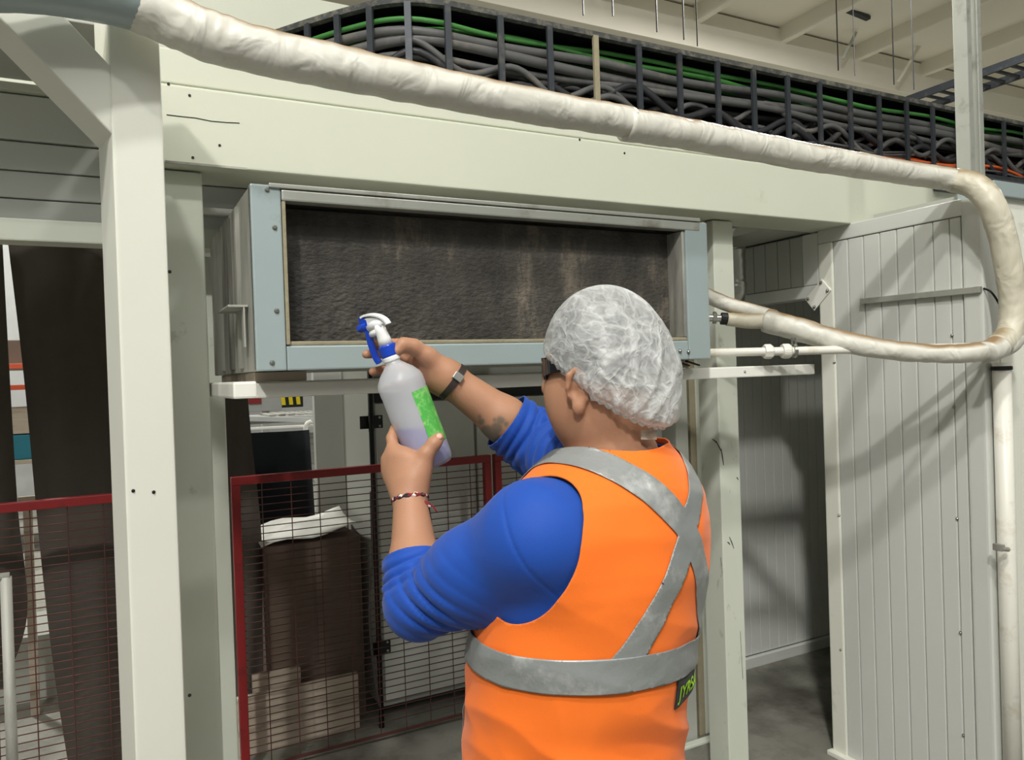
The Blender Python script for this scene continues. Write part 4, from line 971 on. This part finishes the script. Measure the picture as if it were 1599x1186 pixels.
# drop loose scraps: keep the largest connected piece
def largest(V, T):
    lab = np.arange(len(V))
    while True:
        m = lab[T].min(1); new = lab.copy()
        for i in range(3): np.minimum.at(new, T[:, i], m)
        new = new[new]
        if (new == lab).all(): break
        lab = new
    r = np.bincount(lab[T[:, 0]]).argmax(); T = T[lab[T[:, 0]] == r]; u = np.unique(T); mp = np.full(len(V), -1); mp[u] = np.arange(len(u)); return V[u], mp[T]
V, T = largest(V, T)
vo = mesh_obj('safety_vest', V, T, ORNG, wk)
md = vo.modifiers.new('thickness', 'SOLIDIFY'); md.thickness = .0030; md.offset = 1
VV, VT = V.copy(), T.copy(); VN = vnormals(V, T)
VV2 = VV+VN*.0042
def tape(field, w, name='reflective_tape', extra=None, lift=0.):
    V, T = VV2+VN*lift, VT; s = field(V)
    V, T, (s,) = clip(V, T, w-s, [s]); V, T, (s,) = clip(V, T, w+s, [s])
    if extra is not None: V, T, _ = clip(V, T, extra(V))
    if len(T) == 0: return
    V, T = largest(V, T)
    V = V+vnormals(V, T)*(.0011*ridge(V, 91, 14))[:, None]
    o = mesh_obj(name, V, T, TAPE, vo); m = o.modifiers.new('thickness', 'SOLIDIFY'); m.thickness = .0014; m.offset = 1; return o
ZC = 1.362
def fX(V):
    l, b, z = tlocal(V); up = z > ZC; k = np.where(up, .98, .58); return (np.abs(l)-k*np.abs(z-ZC))*np.cos(np.arctan(k))
def backside(V):
    l, b, z = tlocal(V); return np.minimum(b+.02+np.clip((z-1.40)*3, 0, .3), z-1.145)
tape(fX, .0235, extra=backside)
def fF(V): l, b, z = tlocal(V); return np.abs(l)-.105
tape(fF, .0235, extra=lambda V: -tlocal(V)[1]-.03)
tape(lambda V: tlocal(V)[2]-(1.156+.010*np.sin(tlocal(V)[0]*9)), .0262, lift=.0016)
# black tag with lime lettering sewn under the waist tape
def tagfield(V): l, b, z = tlocal(V); return np.minimum(.024-np.abs(z-1.105), .045-np.abs(l+.052))*np.where(b > 0, 1, -1)
V, T, _ = clip(VV2+VN*.0012, VT, np.where(tlocal(VV2)[1] > 0, tagfield(VV2), -1.0))
tg = mesh_obj('maker_tag', V, T, cloth('black_label', (22, 22, 22)), vo); m_ = tg.modifiers.new('thickness', 'SOLIDIFY'); m_.thickness = .001; m_.offset = 1
fc = bpy.data.curves.new('tag_lettering', 'FONT'); fc.body = 'JYRSA'; fc.size = .030; fc.extrude = .0; fc.align_x = 'CENTER'; fc.align_y = 'CENTER'; fc.offset = .0006
to = bpy.data.objects.new('tag_lettering', fc); COL.objects.link(to); bpy.context.view_layer.update()
tme = bpy.data.meshes.new_from_object(to.evaluated_get(bpy.context.evaluated_depsgraph_get())); bpy.data.objects.remove(to)
bmt = bmesh.new(); bmt.from_mesh(tme); bmesh.ops.triangulate(bmt, faces=bmt.faces); bmesh.ops.subdivide_edges(bmt, edges=bmt.edges, cuts=2, use_grid_fill=True); bmesh.ops.triangulate(bmt, faces=bmt.faces)
tv = np.array([v.co[:] for v in bmt.verts]); tf = np.array([[v.index for v in f.verts] for f in bmt.faces]); bmt.free()
bkm = tlocal(VV2)[1] > 0; vl, vb, vz = tlocal(VV2[bkm]); pts_ = []
for q in tv:                                  # wrap the letters onto the vest
    L_, Z_ = -.052-q[0], 1.104+q[1]; i = np.argsort((vl-L_)**2+(vz-Z_)**2)[:6]; w = 1/(((vl-L_)**2+(vz-Z_)**2)[i]+1e-8); bb = (vb[i]*w).sum()/w.sum()+.0045
    c = tcen(np.array([Z_]))[0]; xy = c+BLf[:2]*L_+BB[:2]*bb; pts_.append((xy[0], xy[1], Z_))
mesh_obj('tag_lettering', np.array(pts_), tf, mat('lime_ink', (160, 214, 40), .6), vo, smooth=False)

# ---------------------------------------------------------------- trousers and boots (below the frame)
tr = SDF(); hip = np.array([TC[0][0], TC[0][1], .86])
tr.ell(hip, [BF, BLf, ZZ], (.165, .185, .12), .05)
for s_ in (-1, 1):
    a_ = hip+BLf*.095*s_-ZZ*.04; k_ = hip+BLf*.115*s_+BF*.02; k_[2] = .48; f_ = hip+BLf*.125*s_; f_[2] = .06
    tr.chain([a_, k_, f_], [.105, .078, .066], .05)
V, F = surface(tr, hip-[.33, .33, .88], hip+[.33, .33, .14], .009); V = relax(V, F, 2, .5)
mesh_obj('trousers', V, F, NAVY, wk)
for s_ in (-1, 1):
    f_ = hip+BLf*.125*s_; f_[2] = 0
    bs = SDF(); bs.chain([f_+ZZ*.16-BF*.01, f_+ZZ*.06], [.05, .052], .02).chain([f_+ZZ*.055, f_+ZZ*.048+BF*.14], [.05, .042], .03)
    V, F = surface(bs, f_-[.27, .27, .02], f_+[.27, .27, .24], .008); V = relax(V, F, 2); V[:, 2] = np.maximum(V[:, 2], .012); b_o = mesh_obj('work_boot', V, F, LEATH, wk)
    MB().prism([f_+BF*x+BLf*y for x, y in ((-.06, -.045), (.0, -.05), (.13, -.045), (.185, -.02), (.185, .02), (.13, .045), (.0, .05), (-.06, .045))], (0, 0, .018)).build('sole', SOLE, b_o)

# ---------------------------------------------------------------- hair, hairnet, glasses
hs = SDF(); hs.ell(H(-.006, 0, .006), hx, (.102, .080, .102), .02)
V, F = surface(hs, hc-.14, hc+.14, .006)
cn_ = np.array(HF*.50+ZZ*1.0); cn_ /= np.linalg.norm(cn_)     # normal of the hem plane
T = tri(F); dV = V-H(0, 0, -.035); V, T, _ = clip(V, T, dV@(ZZ*.72+HF*-.25)+.015+.0*dV[:, 0])
V = V+vnormals(V, T)*(.002)
hr = mesh_obj('hair', V, T, HAIR, wk)
def net_mat():
    m = bpy.data.materials.new('hairnet_fabric'); m.use_nodes = True; nt = m.node_tree; Nn = nt.nodes; L = nt.links; b = Nn['Principled BSDF']
    b.inputs['Base Color'].default_value = lin((230, 233, 233)); b.inputs['Roughness'].default_value = .65
    tr_ = Nn.new('ShaderNodeBsdfTranslucent'); tr_.inputs['Color'].default_value = lin((235, 238, 238))
    tp_ = Nn.new('ShaderNodeBsdfTransparent'); m1 = Nn.new('ShaderNodeMixShader'); m1.inputs[0].default_value = .25; L.new(b.outputs[0], m1.inputs[1]); L.new(tr_.outputs[0], m1.inputs[2])
    at2 = Nn.new('ShaderNodeAttribute'); at2.attribute_name = 'crease'
    tc = Nn.new('ShaderNodeTexCoord'); wn = Nn.new('ShaderNodeTexNoise'); wn.inputs['Scale'].default_value = 16; wn.inputs['Detail'].default_value = 3; L.new(tc.outputs['Object'], wn.inputs[0])
    vm = Nn.new('ShaderNodeVectorMath'); vm.operation = 'MULTIPLY_ADD'; vm.inputs[1].default_value = (.07, .07, .07); L.new(wn.outputs['Color'], vm.inputs[0]); L.new(tc.outputs['Object'], vm.inputs[2])
    acc = at2.outputs['Fac']; hgt_ = None
    for sc_v, wd, am, rot in ((20, .13, .30, .5), (38, .15, .26, -.6), (70, .16, .16, .2)):
        mp = Nn.new('ShaderNodeMapping'); mp.inputs['Rotation'].default_value = (rot, rot*.6, rot); mp.inputs['Scale'].default_value = (1.35, .48, .85); L.new(vm.outputs[0], mp.inputs[0])
        vo_ = Nn.new('ShaderNodeTexVoronoi'); vo_.feature = 'DISTANCE_TO_EDGE'; vo_.inputs['Scale'].default_value = sc_v; L.new(mp.outputs[0], vo_.inputs['Vector'])
        r_ = Nn.new('ShaderNodeMapRange'); r_.inputs['From Min'].default_value = 0; r_.inputs['From Max'].default_value = wd; r_.inputs['To Min'].default_value = am; r_.inputs['To Max'].default_value = 0; L.new(vo_.outputs['Distance'], r_.inputs['Value'])
        ad = Nn.new('ShaderNodeMath'); ad.operation = 'ADD'; ad.use_clamp = True; L.new(acc, ad.inputs[0]); L.new(r_.outputs[0], ad.inputs[1]); acc = ad.outputs[0]
    mr = Nn.new('ShaderNodeMapRange'); mr.inputs['From Min'].default_value = 0; mr.inputs['From Max'].default_value = 1; mr.inputs['To Min'].default_value = .68; mr.inputs['To Max'].default_value = .06; L.new(acc, mr.inputs['Value'])
    m2 = Nn.new('ShaderNodeMixShader'); L.new(mr.outputs[0], m2.inputs[0]); L.new(m1.outputs[0], m2.inputs[1]); L.new(tp_.outputs[0], m2.inputs[2]); L.new(m2.outputs[0], Nn['Material Output'].inputs['Surface'])
    bp = Nn.new('ShaderNodeBump'); bp.inputs['Strength'].default_value = .6; bp.inputs['Distance'].default_value = .004; L.new(acc, bp.inputs['Height']); L.new(bp.outputs[0], b.inputs['Normal'])
    return m
NET = net_mat()
cp = SDF(); ch = at(947, 560, 1.33)
cp.ell(ch+ZZ*.010+HF*.004, hx, (.108, .098, .118), .03)
cp.ell(ch-HF*.046-ZZ*.045, hx, (.074, .086, .082), .06)
cp.ell(ch-HF*.072-ZZ*.095, hx, (.040, .055, .042), .04)
V, F = surface(cp, ch-.22, ch+.22, .0034); V = relax(V, F, 3); N = vnormals(V, F)
T = tri(F); V, T, _ = clip(V, T, np.ones(len(V)))
# the elastic hem: a plane falling from the brow to the nape
hemf = lambda V: (V-H(.085, 0, -.008))@ZZ+((H(.085, 0, 0)-V)@HF)*.60-.010*np.exp(-(((V-H(.005, .08, 0))@HF)/.03)**2)*0
s = hemf(V); N = vnormals(V, T)
hi_ = np.clip(s/.10, 0, 1)
Lc = (V-ch)@HL; Fc = (V-ch)@HF; Uc = (V-ch)@ZZ
# gathers run up from the hem; creases cross over the crown
ang = np.arctan2(Lc, -Fc+.0)
gath = np.abs(np.sin(ang*26+vnoise(V, 9, 5)*2.2)); gath = 1-gath
cr1 = ridge(V*np.array([1, 1, .8]), 61, 9, .8); cr2 = ridge(V, 67, 15, .8); cr3 = ridge(V, 69, 24, .7)
wbk = np.clip((.05-Fc)/.12, .15, 1)*np.clip((.13-Uc)/.12, .1, 1)
disp = .0045*gath*np.exp(-(s/.03)**2)+.0030*np.maximum(cr1, -.3)*wbk+.0018*cr2*wbk+.0012*cr3*wbk
cre = np.clip(.35*np.maximum(cr1, 0)**3*wbk+.25*np.maximum(cr2, 0)**3*wbk+.5*np.exp(-(s/.010)**2)+.10+.25*np.clip((.02-Uc)/.1, 0, 1), 0, 1)
pull = N*(-.016*np.exp(-(np.maximum(s, 0)/.014)**2))[:, None]
V = V+N*disp[:, None]+pull
V, T, (cre,) = clip(V, T, s+.0025*np.sin(ang*52), [cre]); V_net = V
# pinched together by the elastic at the hem
no = mesh_obj('hairnet', V, T, NET, wk)
ca = no.data.color_attributes.new('crease', 'FLOAT_COLOR', 'POINT'); ca.data.foreach_set('color', np.stack([cre]*3+[np.ones(len(cre))], 1).astype(np.float32).ravel())
no['label'] = 'crinkled see-through white hairnet with gathered hem'
# ruffled elastic following the hem
E_ = np.sort(np.concatenate([T[:, [0, 1]], T[:, [1, 2]], T[:, [2, 0]]]), 1); ue, cn2 = np.unique(E_, axis=0, return_counts=True); bd = np.unique(ue[cn2 == 1])
hb = V[bd]; hb = hb[np.abs(hemf(hb)) < .012]; an = np.arctan2((hb-ch)@HL, (hb-ch)@HF); ring = []
for a in np.linspace(-math.pi, math.pi, 141)[:-1]:
    w = np.exp(-((np.angle(np.exp(1j*(an-a))))/.06)**2); ring.append((hb*w[:, None]).sum(0)/w.sum())
ring = np.array(ring+[ring[0]])
rs_ = np.array([.0030+.0022*math.sin(i*1.9)+.0008*math.sin(i*.7) for i in range(len(ring))])
el = MB().tube(ring, rs_, 8).build('elastic_hem', mat('hairnet_elastic', (236, 236, 232), .7, var=.05, vscale=120, bump=.5, bscale=400), no, smooth=True)
# collar label tab at the nape
nt_ = at(1003, 683, 1.255)
MB().obox(at(1013, 679, 1.262), (RT, UP, -FW), (.013, .0075, .002)).build('collar_label', WOOD, so, bevel=.001)
# sunglasses
sg = empty('glasses_pivot', tuple(hc))
bpy.data.objects.remove(sg)
GL = mat('black_gloss', (14, 14, 15), .15, var=.05, spec=.6)
gp_ = [H(-.022, .086, -.030), H(.0, .084, -.022), H(.03, .082, -.016), H(.060, .076, -.014), H(.080, .064, -.014)]
P = smooth_path(gp_, 6); k = len(P); hgt = np.interp(np.linspace(0, 1, k), [0, .4, .75, 1], [.0035, .005, .011, .017]); v = []; 
for i in range(k):
    t = np.gradient(P, axis=0)[i]; t /= np.linalg.norm(t); o2 = np.cross(t, ZZ); o2 /= np.linalg.norm(o2)
    if o2@HL < 0: o2 = -o2
    for du, do in ((-1, -1), (-1, 1), (1, 1), (1, -1)): v.append(P[i]+ZZ*hgt[i]*du+o2*.0022*do)
fs = [(i*4+j, i*4+(j+1) % 4, (i+1)*4+(j+1) % 4, (i+1)*4+j) for i in range(k-1) for j in range(4)]+[(0, 1, 2, 3), tuple(4*k-4+j for j in (3, 2, 1, 0))]
gl = MB().add(v, fs).build('sunglasses', GL, wk); autosmooth(gl, .6)
for s_ in (-1, 1):                           # wrap lenses
    lp = [H(.080+.016*math.cos(a)*0+.022*(1-(abs(q-.034)/.034)**2*.6), q*s_, -.016+h) for q in () for h in ()]
    g = []; 
    for q in np.linspace(.008, .066, 9):
        for h in np.linspace(-.019, .019, 5): g.append(H(.109-.42*max(0, q-.012)-2.2*max(0, q-.045)**1.5*2, q*s_, -.016+h*(1-.25*(q < .015)*abs(h)/.019)))
    lo_ = MB().add(g, [(i*5+j, i*5+j+1, (i+1)*5+j+1, (i+1)*5+j) for i in range(8) for j in range(4)]).build('lens', GL, gl, smooth=True)
    sm_ = lo_.modifiers.new('thickness', 'SOLIDIFY'); sm_.thickness = .0025; sm_.offset = 1
MB().tube([H(.112, -.010, -.012), H(.116, 0, -.010), H(.112, .010, -.012)], .003, 8).build('bridge', GL, gl, smooth=True)
gq = [np.array(p)-HL*2*((np.array(p)-hc)@HL) for p in gp_]
MB().tube(smooth_path(gq, 6), .0045, 8).build('temple', GL, gl, smooth=True)

# bracelets
def ring_at(c, ax, r, minor, name, m, parent, n=40, ell=(1, 1), tw=0):
    ax = ax/np.linalg.norm(ax); u = np.cross(ax, ZZ); u /= np.linalg.norm(u); w = np.cross(ax, u)
    pts = [c+u*math.cos(a)*r*ell[0]+w*math.sin(a)*r*ell[1]+ax*tw*math.sin(a*14) for a in np.linspace(0, 2*math.pi, n+1)]
    return MB().tube(pts, minor, 8).build(name, m, parent, smooth=True)
wc = Lwr-(Lwr-Lel)/np.linalg.norm(Lwr-Lel)*.008; wa = Lwr-Lel+FW*-.06
def braid_mat():
    m = bpy.data.materials.new('braided_cord'); m.use_nodes = True; nt = m.node_tree; b = nt.nodes['Principled BSDF']; b.inputs['Roughness'].default_value = .8
    tc = nt.nodes.new('ShaderNodeTexCoord'); v = nt.nodes.new('ShaderNodeTexVoronoi'); v.inputs['Scale'].default_value = 150; nt.links.new(tc.outputs['Object'], v.inputs['Vector'])
    cr = nt.nodes.new('ShaderNodeValToRGB'); cr.color_ramp.interpolation = 'CONSTANT'; e = cr.color_ramp.elements; e[0].color = lin((122, 30, 34)); e[1].position = .45; e[1].color = lin((40, 30, 50)); e3 = e.new(.78); e3.color = lin((235, 220, 210))
    sp = nt.nodes.new('ShaderNodeSeparateColor'); nt.links.new(v.outputs['Color'], sp.inputs[0]); nt.links.new(sp.outputs[0], cr.inputs[0]); nt.links.new(cr.outputs[0], b.inputs['Base Color']); return m
BRD = braid_mat()
br1 = ring_at(wc, wa,   .0335, .0027, 'braided_bracelet', BRD, wk, 60, tw=.0012)
ring_at(wc+wa/np.linalg.norm(wa)*.0028, wa, .0335, .0025, 'strand', BRD, br1, 60, tw=-.0012)
kp = at(669, 788, 1.435)
MB().tube([at(662, 783, 1.43), kp, at(673, 791, 1.435)], [.004, .005, .0035], 8).build('knot', BRD, br1, smooth=True)
MB().tube(smooth_path([kp, at(676, 790, 1.435), at(682, 799, 1.435)]), .0015, 6).build('cord_end', RED, br1, smooth=True)
MB().tube(smooth_path([kp, at(671, 800, 1.435), at(674, 818, 1.435)]), .0015, 6).build('cord_end', BLACKP, br1, smooth=True)
ra = Rwr-Rel; rc_ = Rwr-ra/np.linalg.norm(ra)*.004
ra = ra/np.linalg.norm(ra)
def band(c, ax, r, w, th, name, m, parent, n=40):
    return MB().lathe([(r, -w/2), (r+th, -w/2), (r+th, w/2), (r, w/2), (r, -w/2)], c, ax, n, (0, 0, 1), caps=False).build(name, m, parent, smooth=False)
wb_ = band(rc_, ra, .0385, .013, .0025, 'wristband', mat('dark_band', (54, 46, 44), .5), wk)
vv = -FW-ra*(-FW@ra); vv /= np.linalg.norm(vv); uu = np.cross(ra, vv)
if uu@UP < 0: uu = -uu
dn = vv*.85+uu*.35; dn /= np.linalg.norm(dn)
MB().obox(rc_+dn*.0425, (ra, np.cross(dn, ra), dn), (.010, .008, .0025)).build('metal_clasp', STEEL, wb_, bevel=.001)
# thumb nail on the left hand
nm = mat('nail', (226, 176, 158), .35, var=.04)
nc = at(686, 681, 1.4572)
MB().lathe([(.0015, .002), (.004, .0016), (.0058, .0006), (.0062, -.001)], nc, -FW*.8+RT*.3+UP*.4, 16, (0, 0, 1)).build('thumb_nail', nm, wk, smooth=True)

# ================================================================ spray bottle
sb = empty('spray_bottle', tuple(B0), 'translucent white trigger spray bottle with green label and violet liquid held in both hands', 'bottle')
fwd = -RT*.92+FW*.38; fwd = fwd-bax*(fwd@bax); fwd /= np.linalg.norm(fwd); sid = np.cross(bax, fwd)
def bottle_mat():
    m = bpy.data.materials.new('frosted_plastic'); m.use_nodes = True; nt = m.node_tree; N_ = nt.nodes; L = nt.links; b = N_['Principled BSDF']
    b.inputs['Base Color'].default_value = lin((244, 247, 252)); b.inputs['Roughness'].default_value = .32
    t = N_.new('ShaderNodeBsdfTranslucent'); t.inputs[0].default_value = lin((225, 230, 240)); p = N_.new('ShaderNodeBsdfTransparent')
    m1 = N_.new('ShaderNodeMixShader'); m1.inputs[0].default_value = .25; L.new(b.outputs[0], m1.inputs[1]); L.new(t.outputs[0], m1.inputs[2])
    m2 = N_.new('ShaderNodeMixShader'); m2.inputs[0].default_value = .47; L.new(m1.outputs[0], m2.inputs[1]); L.new(p.outputs[0], m2.inputs[2]); L.new(m2.outputs[0], N_['Material Output'].inputs['Surface']); return m
prof = [(.036, -.004), (.040, -.006), (.0445, .002), (.0455, .012), (.0455, .150), (.0462, .155), (.0462, .172), (.044, .180), (.034, .194), (.020, .207), (.0155, .212), (.0155, .222)]
MB().lathe(prof, B0, bax, 48, RT).build('bottle_body', bottle_mat(), sb, smooth=True)
lq = MB().lathe([(.0, -.001), (.036, -.001), (.0425, .004), (.0432, .012), (.0432, .15)], B0, bax, 40, RT, caps=False)
Vq = np.array(lq.v); Tq = np.array([t for f in lq.f for t in ((f[0], f[1], f[2]), (f[0], f[2], f[3]))])
zl = (B0+bax*.070)[2]+.004
Vq, Tq, _ = clip(Vq, Tq, zl-Vq[:, 2])
bme = bpy.data.meshes.new('liquid'); bme.from_pydata((Vq-B0).tolist(), [], Tq.tolist()); bq = bmesh.new(); bq.from_mesh(bme); bmesh.ops.remove_doubles(bq, verts=bq.verts, dist=1e-5); bmesh.ops.holes_fill(bq, edges=bq.edges, sides=0); bmesh.ops.recalc_face_normals(bq, faces=bq.faces); bq.to_mesh(bme); bq.free()
bme.materials.append(mat('violet_liquid', (34, 30, 168), .2, var=.05)); lo2 = bpy.data.objects.new('liquid', bme); COL.objects.link(lo2); lo2.parent = sb
# label wrapped round the image-right side
def label_mat():
    m = mat('green_label', (88, 186, 84), .45, var=.2, vscale=60, stain=(170, 222, 140), sscale=70, samt=.72); return m
vs = []; na, nh = 14, 8
for j in range(nh):
    for i in range(na):
        vs.append(bpt(.038+(.148-.038)*j/(nh-1), math.radians(16+118*i/(na-1)), .0464))
lb = MB().add(vs, [(j*na+i, j*na+i+1, (j+1)*na+i+1, (j+1)*na+i) for j in range(nh-1) for i in range(na-1)]).build('paper_label', label_mat(), sb, smooth=True)
PW = mat('white_plastic', (236, 238, 238), .3, var=.02); PB = mat('blue_plastic', (28, 70, 190), .3, var=.04)
MB().lathe([(.0165, .216), (.0175, .218), (.0175, .224), (.0165, .226)], B0, bax, 28, RT).build('neck_ring', PW, sb)
MB().lathe([(.0165, .226), (.0178, .228), (.0178, .247), (.0165, .249)], B0, bax, 28, RT).build('blue_collar', PB, sb)
MB().lathe([(.0145, .249), (.013, .262), (.0112, .276), (.0105, .292)], B0, bax, 24, RT).build('sprayer_neck', PW, sb, smooth=True)
def L3(f, s, h): return B0+fwd*f+sid*s+bax*h
hd2 = MB()
hd2.tube([L3(-.010, 0, .291), L3(.006, 0, .294), L3(.024, 0, .291)], [.0095, .0105, .009], 14)
hd2.tube([L3(.004, 0, .282), L3(.018, 0, .280), L3(.026, 0, .279)], [.0085, .008, .007], 12)
hdo = hd2.build('sprayer_head', PW, sb, smooth=True)
hood = smooth_path([L3(-.022, 0, .286), L3(-.018, 0, .297), L3(-.008, 0, .307), L3(.006, 0, .314), L3(.020, 0, .317), L3(.030, 0, .316)], 5); k = len(hood); v = []
for i in range(k):
    t = np.gradient(hood, axis=0)[i]; t /= np.linalg.norm(t); up2 = np.cross(sid, t); up2 = up2 if up2@bax > 0 or True else -up2
    for a, b2 in ((-1, -1), (1, -1), (1, 1), (-1, 1)): v.append(hood[i]+sid*.0085*a+up2*.0022*b2)
MB().add(v, [(i*4+j, i*4+(j+1) % 4, (i+1)*4+(j+1) % 4, (i+1)*4+j) for i in range(k-1) for j in range(4)]+[(0, 1, 2, 3), tuple(4*k-4+j for j in (3, 2, 1, 0))]).build('curved_hood', PW, sb, bevel=.001)
web = [L3(-.018, 0, .289), L3(-.014, 0, .297), L3(-.005, 0, .304), L3(.008, 0, .310), L3(.024, 0, .312), L3(.024, 0, .294), L3(.0, 0, .290)]
MB().prism([p-sid*.0055 for p in web], sid*.011).build('hood_web', PW, sb, bevel=.001)
MB().tube([L3(.024, 0, .296), L3(.034, 0, .297), L3(.040, 0, .297)], [.0105, .010, .008], 14).tube([L3(.040, 0, .297), L3(.047, 0, .297)], [.0085, .0075], 6).build('blue_nozzle', PB, sb, smooth=False)
MB().prism([p-sid*.007 for p in (L3(.020, 0, .309), L3(.034, 0, .318), L3(.038, 0, .305), L3(.034, 0, .286), L3(.022, 0, .288))], sid*.014).build('nozzle_block', PB, sb, bevel=.0015)
trp = smooth_path([L3(.026, 0, .288), L3(.031, 0, .270), L3(.033, 0, .250), L3(.033, 0, .232), L3(.030, 0, .220)], 5); k = len(trp); v = []
for i in range(k):
    t = np.gradient(trp, axis=0)[i]; t /= np.linalg.norm(t); n2 = np.cross(sid, t); w2 = .0075-.0010*i/k
    for a, b2 in ((-1, -1), (1, -1), (1, 1), (-1, 1)): v.append(trp[i]+sid*w2*a+n2*.0042*b2)
MB().add(v, [(i*4+j, i*4+(j+1) % 4, (i+1)*4+(j+1) % 4, (i+1)*4+j) for i in range(k-1) for j in range(4)]+[(0, 1, 2, 3), tuple(4*k-4+j for j in (3, 2, 1, 0))]).build('trigger', PB, sb, bevel=.0015)
